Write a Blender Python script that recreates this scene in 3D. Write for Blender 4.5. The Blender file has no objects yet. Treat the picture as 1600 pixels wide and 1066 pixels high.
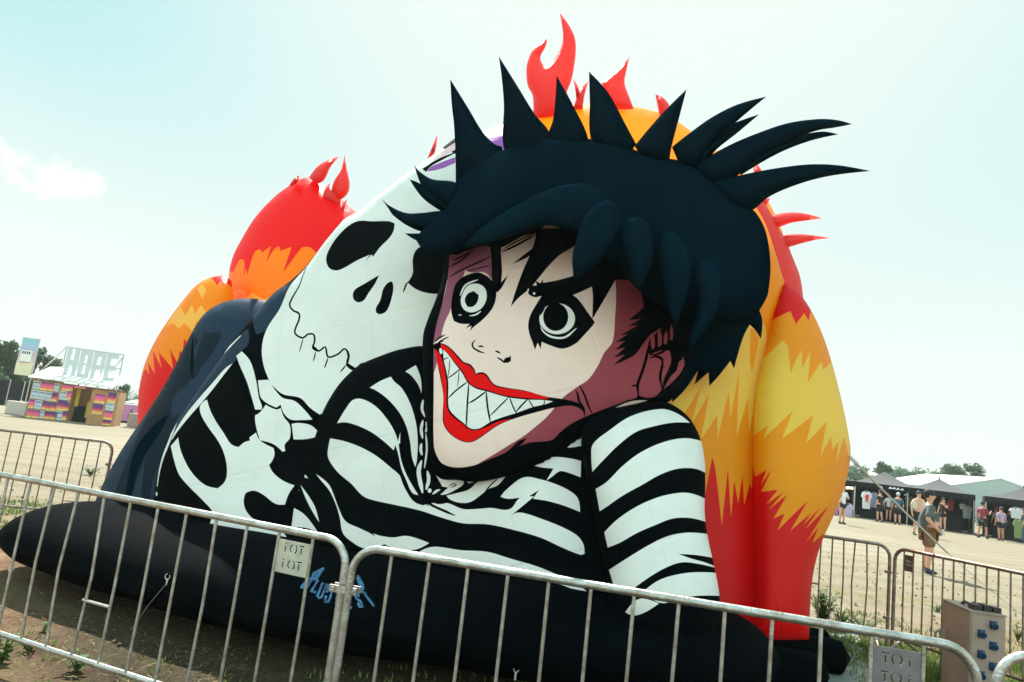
import bpy, bmesh, math, random
import numpy as np
from mathutils import Vector, Matrix
from mathutils.geometry import delaunay_2d_cdt
from mathutils.bvhtree import BVHTree
random.seed(7)
sc = bpy.context.scene
C = sc.collection
R = math.radians

# ---------------------------------------------------------------- camera
FPX = 1067.0; CAMZ = 1.65; PITCH = R(8.73); ROLL = R(7.0)
F_ = Vector((0, math.cos(PITCH), math.sin(PITCH)))
r0 = Vector((1, 0, 0)); u0 = Vector((0, -math.sin(PITCH), math.cos(PITCH)))
R_ = r0*math.cos(ROLL) + u0*math.sin(ROLL)
U_ = u0*math.cos(ROLL) - r0*math.sin(ROLL)
cd = bpy.data.cameras.new('camera'); cam = bpy.data.objects.new('camera', cd); C.objects.link(cam)
cd.sensor_width = 36; cd.lens = 36*FPX/1600; cd.clip_start = .05; cd.clip_end = 3000
m = Matrix((R_, U_, -F_)).transposed().to_4x4(); m.translation = Vector((0, 0, CAMZ)); cam.matrix_world = m
sc.camera = cam

# ---------------------------------------------------------------- light and exposure
SUN_EL = R(50); SUN_AZ = R(-13)          # azimuth east of +Y; the sun stands behind the sculpture
sc.view_settings.view_transform = 'Standard'; sc.view_settings.look = 'None'
sc.view_settings.exposure = 2.0; sc.view_settings.gamma = 1
w = bpy.data.worlds.new('World'); sc.world = w; w.use_nodes = True
nt = w.node_tree; N = nt.nodes; Lk = nt.links
bg = N['Background']; bg.inputs[1].default_value = .15
sky = N.new('ShaderNodeTexSky'); sky.sky_type = 'NISHITA'; sky.sun_disc = False
sky.sun_elevation = SUN_EL; sky.sun_rotation = SUN_AZ
sky.air_density = 1.0; sky.dust_density = .9; sky.ozone_density = 1.0
tint = N.new('ShaderNodeMix'); tint.data_type = 'RGBA'; tint.blend_type = 'MULTIPLY'; tint.inputs[0].default_value = 1
tint.inputs[7].default_value = (1.02, 1.02, .83, 1)
Lk.new(sky.outputs[0], tint.inputs[6])
SKYMIX = tint
# wispy cloud low in the sky to the left: noise along a short band of directions
def pray(px, py):
    return (F_ + R_*((px-800)/FPX) + U_*(-(py-533)/FPX))
tc = N.new('ShaderNodeTexCoord')
c0 = pray(-90, 205).normalized(); c1 = pray(192, 322).normalized(); cm = ((c0+c1)/2).normalized()
ax = (c1-c0).normalized(); ay = cm.cross(ax).normalized()
def dotn(v, off):
    d = N.new('ShaderNodeVectorMath'); d.operation = 'DOT_PRODUCT'; d.inputs[1].default_value = v
    Lk.new(tc.outputs['Generated'], d.inputs[0])
    s = N.new('ShaderNodeMath'); s.operation = 'SUBTRACT'; Lk.new(d.outputs['Value'], s.inputs[0]); s.inputs[1].default_value = off
    return s.outputs[0]
def mt(op, a, b=None):
    s = N.new('ShaderNodeMath'); s.operation = op
    for i, q in enumerate((a, b)):
        if q is None: continue
        if isinstance(q, (int, float)): s.inputs[i].default_value = q
        else: Lk.new(q, s.inputs[i])
    return s.outputs[0]
xa = mt('DIVIDE', dotn(ax, ax.dot(cm)), (c1-c0).length*.5); ya = mt('DIVIDE', dotn(ay, ay.dot(cm)), .032)
nz = N.new('ShaderNodeTexNoise'); nz.inputs['Scale'].default_value = 20; nz.inputs['Detail'].default_value = 9; nz.inputs['Roughness'].default_value = .62
Lk.new(tc.outputs['Generated'], nz.inputs['Vector'])
rr = mt('ADD', mt('MULTIPLY', xa, xa), mt('MULTIPLY', ya, ya))
val = mt('SUBTRACT', mt('ADD', mt('MULTIPLY', nz.outputs['Fac'], 3.6), -1.15), rr)
mr = N.new('ShaderNodeMapRange'); mr.interpolation_type = 'SMOOTHSTEP'; mr.inputs[1].default_value = .0; mr.inputs[2].default_value = .5
Lk.new(val, mr.inputs[0])
front = mt('GREATER_THAN', dotn(cm, .8), 0)
cfac = mt('MULTIPLY', mt('MULTIPLY', mr.outputs[0], front), .85)
# the sun's glow saturates; higher up and away from the sun the air turns cyan
cl = N.new('ShaderNodeVectorMath'); cl.operation = 'MINIMUM'; cl.inputs[1].default_value = (1.50, 1.64, 1.57); Lk.new(tint.outputs[2], cl.inputs[0])
GA = R(7); sd_ = Vector((math.sin(GA)*math.cos(SUN_EL), math.cos(GA)*math.cos(SUN_EL), math.sin(SUN_EL)))
def smn(v, a, b):
    q = N.new('ShaderNodeMapRange'); q.interpolation_type = 'SMOOTHSTEP'; q.inputs[1].default_value = a; q.inputs[2].default_value = b; Lk.new(v, q.inputs[0]); return q.outputs[0]
away = mt('SUBTRACT', 1.0, smn(dotn(sd_, 0), .68, .97)); high = smn(dotn(Vector((0, 0, 1)), 0), .12, .74); ahead = smn(dotn(Vector((0, 1, 0)), 0), -.1, .35)
cyf = mt('MULTIPLY', mt('MULTIPLY', away, high), ahead)
cy = N.new('ShaderNodeMix'); cy.data_type = 'RGBA'; cy.blend_type = 'MULTIPLY'; cy.inputs[7].default_value = (.12, .72, .86, 1); Lk.new(cyf, cy.inputs[0]); Lk.new(cl.outputs[0], cy.inputs[6]); tint = cy
mx = N.new('ShaderNodeMix'); mx.data_type = 'RGBA'; mx.inputs[7].default_value = (1.75, 1.76, 1.66, 1)
bh = N.new('ShaderNodeMix'); bh.data_type = 'RGBA'; bh.inputs[6].default_value = (1.8, 1.8, 1.68, 1); bh.inputs[7].default_value = (1, 1, 1, 1); Lk.new(smn(dotn(Vector((0, 1, 0)), 0), -.35, .05), bh.inputs[0])   # gain added to the sky behind the camera, fill for the front faces
bm2 = N.new('ShaderNodeMix'); bm2.data_type = 'RGBA'; bm2.blend_type = 'MULTIPLY'; bm2.inputs[0].default_value = 1; Lk.new(cy.outputs[2], bm2.inputs[6]); Lk.new(bh.outputs[2], bm2.inputs[7]); tint = bm2
Lk.new(cfac, mx.inputs[0]); Lk.new(tint.outputs[2], mx.inputs[6]); Lk.new(mx.outputs[2], bg.inputs[0])

sl = bpy.data.lights.new('sun', 'SUN'); sl.energy = 2.9; sl.angle = R(.6); sl.color = (1, .95, .86)
so = bpy.data.objects.new('sun', sl); C.objects.link(so)
sdir = Vector((math.sin(SUN_AZ)*math.cos(SUN_EL), math.cos(SUN_AZ)*math.cos(SUN_EL), math.sin(SUN_EL)))
so.rotation_euler = sdir.to_track_quat('Z', 'Y').to_euler(); so.location = (0, 0, 30)

# ---------------------------------------------------------------- helpers
def at(px, py, Y):
    d = pray(px, py); p = d*(Y/d.y); return Vector((p.x, p.y, p.z+CAMZ))
def atz(px, py, z):
    d = pray(px, py); t = (z-CAMZ)/d.z; return Vector((d.x*t, d.y*t, z))
def tag(o, label=None, cat=None, group=None, kind=None):
    if label: o['label'] = label
    if cat: o['category'] = cat
    if group: o['group'] = group
    if kind: o['kind'] = kind
    return o
def thing(name, label, cat, loc=(0, 0, 0), rz=0, group=None):
    o = bpy.data.objects.new(name, None); C.objects.link(o); o.empty_display_size = .2
    o.location = loc; o.rotation_euler = (0, 0, rz); bpy.context.view_layer.update()
    return tag(o, label, cat, group)
def link(name, me, parent=None, mats=None, smooth=True, world=False):
    o = bpy.data.objects.new(name, me); C.objects.link(o)
    for x in (mats or []): me.materials.append(x)
    if smooth: me.shade_smooth()
    if parent:
        o.parent = parent
        if world:
            M = Matrix.LocRotScale(parent.location, parent.rotation_euler, parent.scale)
            q = parent.parent
            while q: M = Matrix.LocRotScale(q.location, q.rotation_euler, q.scale) @ M; q = q.parent
            o.matrix_parent_inverse = M.inverted()
    return o
MATS = {}
def mat(name, col, rough=.5, metal=0, var=0, vscale=4, bump=0, bscale=60, spec=.5, weave=0, trans=0, col2=None):
    if name in MATS: return MATS[name]
    ma = bpy.data.materials.new(name); MATS[name] = ma; ma.use_nodes = True
    n = ma.node_tree.nodes; l = ma.node_tree.links; b = n['Principled BSDF']
    b.inputs['Base Color'].default_value = (*col, 1); b.inputs['Roughness'].default_value = rough
    b.inputs['Metallic'].default_value = metal; b.inputs['Specular IOR Level'].default_value = spec
    t = n.new('ShaderNodeTexCoord')
    if var:
        z = n.new('ShaderNodeTexNoise'); z.inputs['Scale'].default_value = vscale; z.inputs['Detail'].default_value = 6; z.inputs['Roughness'].default_value = .6
        l.new(t.outputs['Object'], z.inputs['Vector'])
        rp = n.new('ShaderNodeMapRange'); rp.inputs[1].default_value = .35; rp.inputs[2].default_value = .65
        l.new(z.outputs['Fac'], rp.inputs[0])
        k = n.new('ShaderNodeMix'); k.data_type = 'RGBA'
        c2 = col2 or tuple(c*(1-var) for c in col)
        k.inputs[6].default_value = (*c2, 1); k.inputs[7].default_value = (*col, 1)
        l.new(rp.outputs[0], k.inputs[0]); l.new(k.outputs[2], b.inputs['Base Color'])
        q = n.new('ShaderNodeMapRange'); q.inputs[3].default_value = rough*.85; q.inputs[4].default_value = min(1, rough*1.2)
        l.new(z.outputs['Fac'], q.inputs[0]); l.new(q.outputs[0], b.inputs['Roughness'])
    if bump:
        z = n.new('ShaderNodeTexNoise'); z.inputs['Scale'].default_value = bscale; z.inputs['Detail'].default_value = 4
        l.new(t.outputs['Object'], z.inputs['Vector'])
        bp = n.new('ShaderNodeBump'); bp.inputs['Strength'].default_value = bump; bp.inputs['Distance'].default_value = .02
        l.new(z.outputs['Fac'], bp.inputs['Height']); l.new(bp.outputs[0], b.inputs['Normal'])
    if trans:
        tr = n.new('ShaderNodeBsdfTranslucent'); tr.inputs[0].default_value = (*col, 1)
        ms = n.new('ShaderNodeMixShader'); ms.inputs[0].default_value = trans
        o = n['Material Output']; l.new(b.outputs[0], ms.inputs[1]); l.new(tr.outputs[0], ms.inputs[2]); l.new(ms.outputs[0], o.inputs[0])
    return ma
def pvc(name, col, rough=.42, var=.1, spec=.06, trans=0):
    """coated inflatable cloth: faint grime, slack wrinkles and a fine weave"""
    ma = mat(name, col, rough, var=var, vscale=1.6, spec=spec, trans=trans)
    n = ma.node_tree.nodes; l = ma.node_tree.links; b = n['Principled BSDF']
    t = n.new('ShaderNodeTexCoord')
    a = n.new('ShaderNodeTexNoise'); a.inputs['Scale'].default_value = 1.7; a.inputs['Detail'].default_value = 3; a.inputs['Distortion'].default_value = .6
    mp = n.new('ShaderNodeMapping'); mp.inputs['Scale'].default_value = (1, 1, 2.2)
    l.new(t.outputs['Object'], mp.inputs[0]); l.new(mp.outputs[0], a.inputs['Vector'])
    c = n.new('ShaderNodeTexNoise'); c.inputs['Scale'].default_value = 160; c.inputs['Detail'].default_value = 2
    l.new(t.outputs['Object'], c.inputs['Vector'])
    ad = n.new('ShaderNodeMath'); ad.operation = 'MULTIPLY_ADD'; ad.inputs[1].default_value = .012
    l.new(c.outputs['Fac'], ad.inputs[0]); l.new(a.outputs['Fac'], ad.inputs[2])
    def mm(op, x, y=None, z=None):
        q = n.new('ShaderNodeMath'); q.operation = op
        for i, v in enumerate((x, y, z)):
            if v is None: continue
            if isinstance(v, (int, float)): q.inputs[i].default_value = v
            else: l.new(v, q.inputs[i])
        return q.outputs[0]
    sp = n.new('ShaderNodeSeparateXYZ'); l.new(t.outputs['Object'], sp.inputs[0])      # sewn seams with puckers, two directions
    pk = n.new('ShaderNodeTexNoise'); pk.inputs['Scale'].default_value = 26; pk.inputs['Detail'].default_value = 2; l.new(t.outputs['Object'], pk.inputs['Vector'])
    h = ad.outputs[0]
    for u in (mm('MULTIPLY_ADD', sp.outputs[2], .33, sp.outputs[0]), mm('MULTIPLY_ADD', sp.outputs[0], -.3, mm('MULTIPLY', sp.outputs[2], .8))):
        d = mm('MULTIPLY', mm('ABSOLUTE', mm('SUBTRACT', mm('FRACT', mm('MULTIPLY', u, .95)), .5)), 1.05)
        gr = mm('MULTIPLY', mm('MAXIMUM', mm('SUBTRACT', 1, mm('MULTIPLY', d, 60)), 0), -.35)
        pu = mm('MULTIPLY', mm('MULTIPLY', mm('MAXIMUM', mm('SUBTRACT', 1, mm('MULTIPLY', d, 9)), 0), pk.outputs['Fac']), .28)
        h = mm('ADD', h, mm('ADD', gr, pu))
    bp = n.new('ShaderNodeBump'); bp.inputs['Strength'].default_value = .3; bp.inputs['Distance'].default_value = .04
    l.new(h, bp.inputs['Height']); l.new(bp.outputs[0], b.inputs['Normal'])
    return ma

def catmull(P, seg=5.0, ang=50):
    """smooth a traced outline, keeping corners sharper than ang; resample at about seg pixels"""
    P = [Vector(p) for p in P]; n = len(P); out = []
    sh = []
    for i in range(n):
        a = P[i]-P[i-1]; b = P[(i+1) % n]-P[i]
        sh.append(a.length < 1e-6 or b.length < 1e-6 or a.angle(b) > R(ang))
    for i in range(n):
        p1, p2 = P[i], P[(i+1) % n]
        L = (p2-p1).length
        if L < 1e-4: continue
        t1 = (p2-P[i-1])/2 if not sh[i] else None
        t2 = (P[(i+2) % n]-p1)/2 if not sh[(i+1) % n] else None
        def lim(t): return t*(L/max(t.length, 1e-6))
        if t1 is None and t2 is None: t1 = t2 = p2-p1
        elif t1 is None: t2 = lim(t2); t1 = 1.5*(p2-p1)-.5*t2
        elif t2 is None: t1 = lim(t1); t2 = 1.5*(p2-p1)-.5*t1
        else: t1 = lim(t1); t2 = lim(t2)
        k = max(1, int(round(L/seg)))
        for j in range(k):
            s = j/k; s2 = s*s; s3 = s2*s
            out.append(p1*(2*s3-3*s2+1)+t1*(s3-2*s2+s)+p2*(3*s2-2*s3)+t2*(s3-s2))
    return out
def openspline(P, seg=4.0):
    P = [Vector(p) for p in P]
    if len(P) == 2: P = [P[0], (P[0]+P[1])/2, P[1]]
    out = []
    for i in range(len(P)-1):
        p1, p2 = P[i], P[i+1]; L = (p2-p1).length
        t1 = (p2-P[i-1])/2 if i else p2-p1
        t2 = (P[i+2]-p1)/2 if i+2 < len(P) else p2-p1
        k = max(1, int(round(L/seg)))
        for j in range(k):
            s = j/k; s2 = s*s; s3 = s2*s
            out.append(p1*(2*s3-3*s2+1)+t1*(s3-2*s2+s)+p2*(3*s2-2*s3)+t2*(s3-s2))
    out.append(P[-1]); return out
class Frame:                      # coordinates read on an enlarged detail of the drawing
    def __init__(s, x0, y0, k): s.x0, s.y0, s.k = x0, y0, k
    def __call__(s, *v):
        v = v[0] if len(v) == 1 and isinstance(v[0], (list, tuple)) and isinstance(v[0][0], (list, tuple)) else v
        return [(s.x0+x/s.k, s.y0+y/s.k) for x, y in v]
    def line(s, w, *v):           # a drawn stroke that tapers a little at both ends
        q = openspline(s(*v)); n = len(q); l = []; r = []
        for i, p in enumerate(q):
            d = (q[min(i+1, n-1)]-q[max(i-1, 0)]).normalized(); h = w/s.k/2*(.35+.65*min(1, 5*min(i, n-1-i)/n+.0))
            nn = Vector((-d.y, d.x))*h; l.append(p+nn); r.append(p-nn)
        return ('raw', l+r[::-1])
    def oval(s, x, y, rx, ry, rot=0, n=16):
        c, si = math.cos(R(rot)), math.sin(R(rot))
        return s([(x+rx*math.cos(t)*c-ry*math.sin(t)*si, y+rx*math.cos(t)*si+ry*math.sin(t)*c) for t in (2*math.pi*i/n for i in range(n))])
A = Frame(660, 340, 3.5523); B = Frame(580, 60, 3.135); CC = Frame(960, 100, 3.1357); D = Frame(640, 500, 4.1)
E = Frame(400, 320, 3.553); F = Frame(220, 520, 3.331); G = Frame(420, 540, 3.33); H = Frame(640, 620, 3.135)
I = Frame(880, 600, 2.804); J = Frame(180, 220, 2.4225); K = Frame(1020, 460, 2.9625); L = Frame(1060, 700, 3.135)
S = Frame(780, 0, 4.44); T = Frame(960, 380, 3.807); V = Frame(1160, 240, 3.331); Q = Frame(380, 800, 4.008)
PX = Frame(0, 0, 1)

def plane3(a, b, c):
    a, b, c = (at(*q) for q in (a, b, c)); n = (b-a).cross(c-a).normalized(); k = n.dot(a-Vector((0, 0, CAMZ)))
    return lambda px, py: (lambda d: d.y*k/n.dot(d))(pray(px, py))
def pillow(name, outline, plane, bulge, parent, base, layers=(), ell=60, back=None, backbulge=None, grid=7.0, extra=None, seg=5.0, ang=50, warp=None):
    """an air-filled piece: the cut pattern of its cloth, with printed shapes as faces of
    their own colour, blown up by a membrane equation on both sides of its seam."""
    mats = [base]
    polys = [catmull(outline, seg, ang)]; pm = [0]
    for lm, pl in layers:
        if lm not in mats: mats.append(lm)
        for p in pl:
            q = p[1] if isinstance(p[0], str) else catmull(p, 4.0, ang)
            polys.append([Vector(x) for x in q]); pm.append(mats.index(lm))
    verts = []; faces = []
    for p in polys:
        k = len(verts); verts += [v.to_2d() if len(v) > 2 else v for v in p]; faces.append(list(range(k, k+len(p))))
    nb = len(verts)
    allv = np.array([(v.x, v.y) for v in verts]); oc = {}
    for x, y in allv: oc[(int(x//4), int(y//4))] = 1
    o = polys[0]; xs = [v.x for v in o]; ys = [v.y for v in o]
    y = min(ys); row = 0
    while y < max(ys):
        x = min(xs)+(row % 2)*grid/2
        while x < max(xs):
            if (int(x//4), int(y//4)) not in oc: verts.append(Vector((x+random.uniform(-.3, .3), y+random.uniform(-.3, .3))))
            x += grid
        y += grid*.87; row += 1
    edges = [(f[i], f[(i+1) % len(f)]) for f in faces for i in range(len(f))]
    V2, _, T3, *_r = delaunay_2d_cdt(verts, edges, [], 0, 1e-4, False)
    V2 = np.array([(v.x, v.y) for v in V2]); tri = np.array([list(t) for t in T3]); cen = V2[tri].mean(1)
    mi = np.full(len(tri), -1)
    for q, (pl, m_) in enumerate(zip(polys, pm)):       # painter's order, non-zero winding
        P = np.array([(v.x, v.y) for v in pl]); a0 = P.min(0); a1 = P.max(0)
        c = np.nonzero(((cen >= a0) & (cen <= a1)).all(1) & ((mi >= 0) if q else True))[0]
        if not len(c): continue
        x, y = cen[c, 0][:, None], cen[c, 1][:, None]; x0, y0 = P[:, 0], P[:, 1]; x1, y1 = np.roll(x0, -1), np.roll(y0, -1)
        il = (x1-x0)*(y-y0)-(x-x0)*(y1-y0)
        wn = ((y0 <= y) & (y1 > y) & (il > 0)).sum(1)-((y0 > y) & (y1 <= y) & (il < 0)).sum(1)
        mi[c[wn != 0]] = m_
    tri = tri[mi >= 0]; mi = mi[mi >= 0]
    e1 = V2[tri[:, 1]]-V2[tri[:, 0]]; e2 = V2[tri[:, 2]]-V2[tri[:, 0]]; ar = e1[:, 0]*e2[:, 1]-e1[:, 1]*e2[:, 0]
    ok = np.abs(ar) > 1e-7; tri = tri[ok]; mi = mi[ok]; ar = ar[ok]
    fl = ar < 0; tri[fl] = tri[fl][:, ::-1]
    used = np.unique(tri); remap = -np.ones(len(V2), int); remap[used] = range(len(used)); V2 = V2[used]; tri = remap[tri]
    n = len(V2)
    # boundary
    ed = {}
    for t in tri:
        for a, b in ((t[0], t[1]), (t[1], t[2]), (t[2], t[0])): ed[(a, b)] = 1
    bd = np.zeros(n, bool)
    for a, b in ed:
        if (b, a) not in ed: bd[a] = bd[b] = True
    # cotan laplacian, conjugate gradients
    I_, J_, W_ = [], [], []
    mass = np.zeros(n)
    for k in range(3):
        a, b, c = tri[:, k], tri[:, (k+1) % 3], tri[:, (k+2) % 3]
        u = V2[a]-V2[c]; v = V2[b]-V2[c]; cr = np.abs(u[:, 0]*v[:, 1]-u[:, 1]*v[:, 0]); ct = np.clip((u*v).sum(1)/np.maximum(cr, 1e-6), -20, 20)/2
        I_.append(a); J_.append(b); W_.append(ct); mass += np.bincount(a, cr/6, n)
    I_, J_, W_ = np.concatenate(I_), np.concatenate(J_), np.concatenate(W_); W_ = np.maximum(W_, 1e-4)
    dg = np.bincount(I_, W_, n)+np.bincount(J_, W_, n)+mass/ell**2
    free = ~bd
    def mul(x):
        y = dg*x-np.bincount(I_, W_*x[J_], n)-np.bincount(J_, W_*x[I_], n); y[bd] = 0; return y
    x = np.zeros(n); r = mass.copy(); r[bd] = 0; z = r/dg; p = z.copy(); rz = (r*z).sum(); r00 = rz
    for _ in range(1500):
        ap = mul(p); al = rz/(p*ap).sum(); x += al*p; r -= al*ap; z = r/dg; rn = (r*z).sum()
        if rn < 1e-10*r00: break
        p = z+p*(rn/rz); rz = rn
    h = np.sqrt(np.maximum(np.nan_to_num(x), 0)/max(x.max(), 1e-9))
    bb = bulge if backbulge is None else backbulge
    co = []
    for i in range(n):
        px, py = V2[i]; y0 = plane(px, py); hh = h[i]*bulge
        if warp: hh += warp(px, py)*min(1, h[i]*2.5)
        co.append(at(px, py, y0-hh))
    bi = -np.ones(n, int)
    for i in range(n):
        if bd[i]: bi[i] = i
        else:
            bi[i] = len(co); px, py = V2[i]; co.append(at(px, py, plane(px, py)+h[i]*bb))
    fs = [tuple(int(q) for q in t[::-1]) for t in tri]+[tuple(int(bi[q]) for q in t) for t in tri]
    # image y points down, so reversed winding faces the camera
    bm_ = len(mats)
    if back is not None: mats = mats+[back]
    ms = list(mi)+[bm_ if back is not None else 0]*len(tri)
    # drop degenerate back faces lying on the seam
    F2, M2 = [], []
    for f_, m_ in zip(fs, ms):
        if len(set(f_)) == 3: F2.append(f_); M2.append(m_)
    seen = set(); F3, M3 = [], []
    for f_, m_ in zip(F2, M2):
        k = frozenset(f_)
        if k in seen: continue
        seen.add(k); F3.append(f_); M3.append(m_)
    me = bpy.data.meshes.new(name); me.from_pydata([tuple(c) for c in co], [], F3); me.validate()
    for x_ in mats: me.materials.append(x_)
    if len(me.polygons) == len(M3): me.polygons.foreach_set('material_index', [int(q) for q in M3])
    me.update()
    ob = link(name, me, parent, None, True, world=True)
    return ob

class MB:                                      # collects shapes for ONE mesh
    def __init__(s): s.v = []; s.f = []
    def add(s, v, f):
        k = len(s.v); s.v += [tuple(q) for q in v]; s.f += [tuple(k+i for i in g) for g in f]; return s
    def box(s, x0, x1, y0, y1, z0, z1, M=None):
        v = [Vector((x, y, z)) for z in (z0, z1) for x, y in ((x0, y0), (x1, y0), (x1, y1), (x0, y1))]
        if M: v = [M @ q for q in v]
        return s.add(v, [(3, 2, 1, 0), (4, 5, 6, 7), (0, 1, 5, 4), (1, 2, 6, 5), (2, 3, 7, 6), (3, 0, 4, 7)])
    def tube(s, P, r, n=10, cap=True, sx=1):
        P = [Vector(p) for p in P]; rs = r if isinstance(r, (list, tuple)) else [r]*len(P)
        d0 = (P[1]-P[0]).normalized(); up = Vector((0, 0, 1)) if abs(d0.z) < .9 else Vector((1, 0, 0))
        a = d0.cross(up).normalized(); vs = []
        for i, p in enumerate(P):
            d = (P[min(i+1, len(P)-1)]-P[max(i-1, 0)]).normalized()
            a = (a-d*a.dot(d)).normalized(); b = d.cross(a)
            vs += [p+(a*math.cos(t)*sx+b*math.sin(t))*rs[i] for t in (2*math.pi*k/n for k in range(n))]
        fs = [(i*n+k, i*n+(k+1) % n, (i+1)*n+(k+1) % n, (i+1)*n+k) for i in range(len(P)-1) for k in range(n)]
        if cap: fs += [tuple(range(n))[::-1], tuple((len(P)-1)*n+k for k in range(n))]
        return s.add(vs, fs)
    def ball(s, c, rx, ry=None, rz=None, n=10, m=7):
        ry = ry or rx; rz = rz or rx; c = Vector(c); vs = [c+Vector((0, 0, -rz))]
        for i in range(1, m):
            t = math.pi*i/m
            vs += [c+Vector((rx*math.sin(t)*math.cos(q), ry*math.sin(t)*math.sin(q), -rz*math.cos(t))) for q in (2*math.pi*k/n for k in range(n))]
        vs.append(c+Vector((0, 0, rz))); fs = [(0, 1+(k+1) % n, 1+k) for k in range(n)]
        fs += [(1+i*n+k, 1+i*n+(k+1) % n, 1+(i+1)*n+(k+1) % n, 1+(i+1)*n+k) for i in range(m-2) for k in range(n)]
        e = 1+(m-2)*n; fs += [(e+k, e+(k+1) % n, len(vs)-1) for k in range(n)]
        return s.add(vs, fs)
    def prism(s, poly, d, M):                   # 2-D outline given depth, placed by M
        n = len(poly); f = [M @ Vector((x, y, 0)) for x, y in poly]; b = [M @ Vector((x, y, d)) for x, y in poly]
        return s.add(f+b, [tuple(range(n))[::-1], tuple(range(n, 2*n))]+[(i, (i+1) % n, n+(i+1) % n, n+i) for i in range(n)])
    def build(s, name, m, parent=None, smooth=False, world=False):
        me = bpy.data.meshes.new(name); me.from_pydata(s.v, [], s.f); me.update()
        o = link(name, me, parent, [m] if m else None, False, world)
        if smooth: me.shade_smooth(); me.set_sharp_from_angle(angle=R(40))
        return o
# ================================================================ THE INFLATABLE
white = pvc('white_cloth', (.80, .84, .82), trans=.12); black = pvc('black_cloth', (.0009, .0021, .0032), .8, .3, .02)
red = pvc('red_cloth', (.85, .003, .003), trans=.15); firered = pvc('flame_red_cloth', (.80, .004, .006), .42, .1, .3, trans=.5); orange = pvc('orange_cloth', (.97, .47, .006), .42, .1, .3, trans=.5)
yellow = pvc('yellow_cloth', (.95, .85, .14), .42, .1, .3, trans=.5); skin = pvc('pale_skin_cloth', (.78, .62, .56)); mauve = pvc('maroon_cloth', (.27, .055, .075))
plum = pvc('plum_cloth', (.26, .085, .14)); lockm = pvc('lock_cloth', (.0020, .0135, .024), .8, .3, .0); spikem = pvc('spike_cloth', (.0012, .0090, .016), .8, .3, .0); hairm = pvc('hair_cloth', (.0012, .0085, .0155), .8, .3, .0); navy = pvc('navy_cloth', (.016, .034, .062), .6, .1, .05)
navy2 = pvc('dark_navy_cloth', (.005, .013, .025), .6, .1, .05); purple = pvc('purple_cloth', (.30, .10, .42)); coral = pvc('coral_cloth', (.86, .075, .07), .42, .1, .3, trans=.5)
pinkw = pvc('pale_pink_cloth', (.72, .55, .60))
SC = thing('inflatable_sculpture', 'huge inflatable of a grinning spiky haired figure in striped shirt beside skull and flames', 'inflatable', (0, 6.6, 0))

# --- flames, dome and lobes at the back
pillow('flame_lobe', J((430,515),(445,440),(480,370),(530,290),(600,215),(660,170),(720,140),(770,150),(830,200),(875,240),(960,330),(980,600),(960,1380),(520,1380),(470,900),(436,640)), lambda x, y: 10.4, 1.1, SC, firered,
 [(orange, [J((431,520),(433,495),(447,500),(455,480),(472,448),(488,452),(490,480),(483,518),(497,485),(500,512),(515,455),(530,420),(548,410),(555,424),(590,398),(572,460),(604,408),(620,400),(626,417),(668,402),(635,500),(700,412),(712,402),(740,405),(765,425),(960,430),(960,560),(800,750),(600,800),(480,760),(436,640))]),
  (yellow, [J((440,575),(470,560),(492,572),(500,592),(520,575),(560,600),(590,590),(620,580),(760,520),(700,700),(560,760),(440,680))])], ell=90, ang=40)
pillow('flame_lobe', J((85,1075),(86,1000),(90,940),(110,850),(150,760),(200,680),(260,600),(310,545),(360,518),(410,510),(440,530),(450,620),(460,800),(450,1100),(430,1440),(120,1440),(96,1250)), lambda x, y: 9.6, .75, SC, firered,
 [(orange, [J((88,960),(105,880),(116,862),(128,888),(124,838),(149,882),(143,795),(176,862),(164,800),(219,864),(207,788),(236,842),(244,796),(256,802),(260,748),(274,770),(300,720),(440,700),(450,620),(440,530),(410,510),(360,518),(310,545),(260,600),(200,680),(150,760),(110,850))]),
  (yellow, [J((192,705),(215,665),(245,625),(266,662),(290,622),(302,655),(325,622),(350,658),(370,640),(350,720),(310,680),(292,722),(262,690),(242,712),(218,690)), J((310,560),(330,545),(345,565),(330,600))]),
  (firered, [J((362,518),(410,508),(446,530),(442,555),(420,538),(411,550),(396,532),(386,548),(374,530))])], ell=60, ang=40)
for o_ in (J((733,140),(775,90),(848,60),(815,100),(790,150),(760,165)), J((868,50),(875,100),(887,160),(880,200),(845,228),(820,190),(830,150),(855,110)),
           J((655,176),(675,145),(697,130),(688,160)), J((763,218),(812,162),(852,222),(846,254)), J((878,222),(864,270),(850,264),(860,240))):
    pillow('flame_tip', o_, lambda x, y: 10.1, .22, SC, coral, grid=4, seg=3, ell=30)
# dome behind the hair
pillow('dome', PX((560,420),(600,330),(650,275),(700,235),(750,207),(800,190),(835,176),(870,166),(920,162),(980,165),(1040,180),(1080,205),(1130,245),(1190,300),(1225,370),(1240,450),(1215,700),(1150,890),(600,840),(560,620)), lambda x, y: 9.0+(450-y)*.0022, 1.1, SC, orange,
 [(purple, [PX((560,420),(600,330),(650,275),(700,235),(750,207),(800,190),(822,182),(822,400))]), (pinkw, [PX((640,290),(700,235),(742,213),(742,240),(690,262))])], ell=150, backbulge=2.2, grid=12)
Yt = lambda x, y: 9.35
pillow('flame_tip', S((235,820),(232,665),(200,600),(188,500),(200,420),(240,340),(335,270),(318,330),(285,400),(310,460),(370,420),(430,330),(443,240),(418,88),(480,170),(520,250),(532,330),(520,460),(500,560),(470,640),(450,800),(330,830)), Yt, .3, SC, coral, grid=5, seg=3, ell=40)
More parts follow.
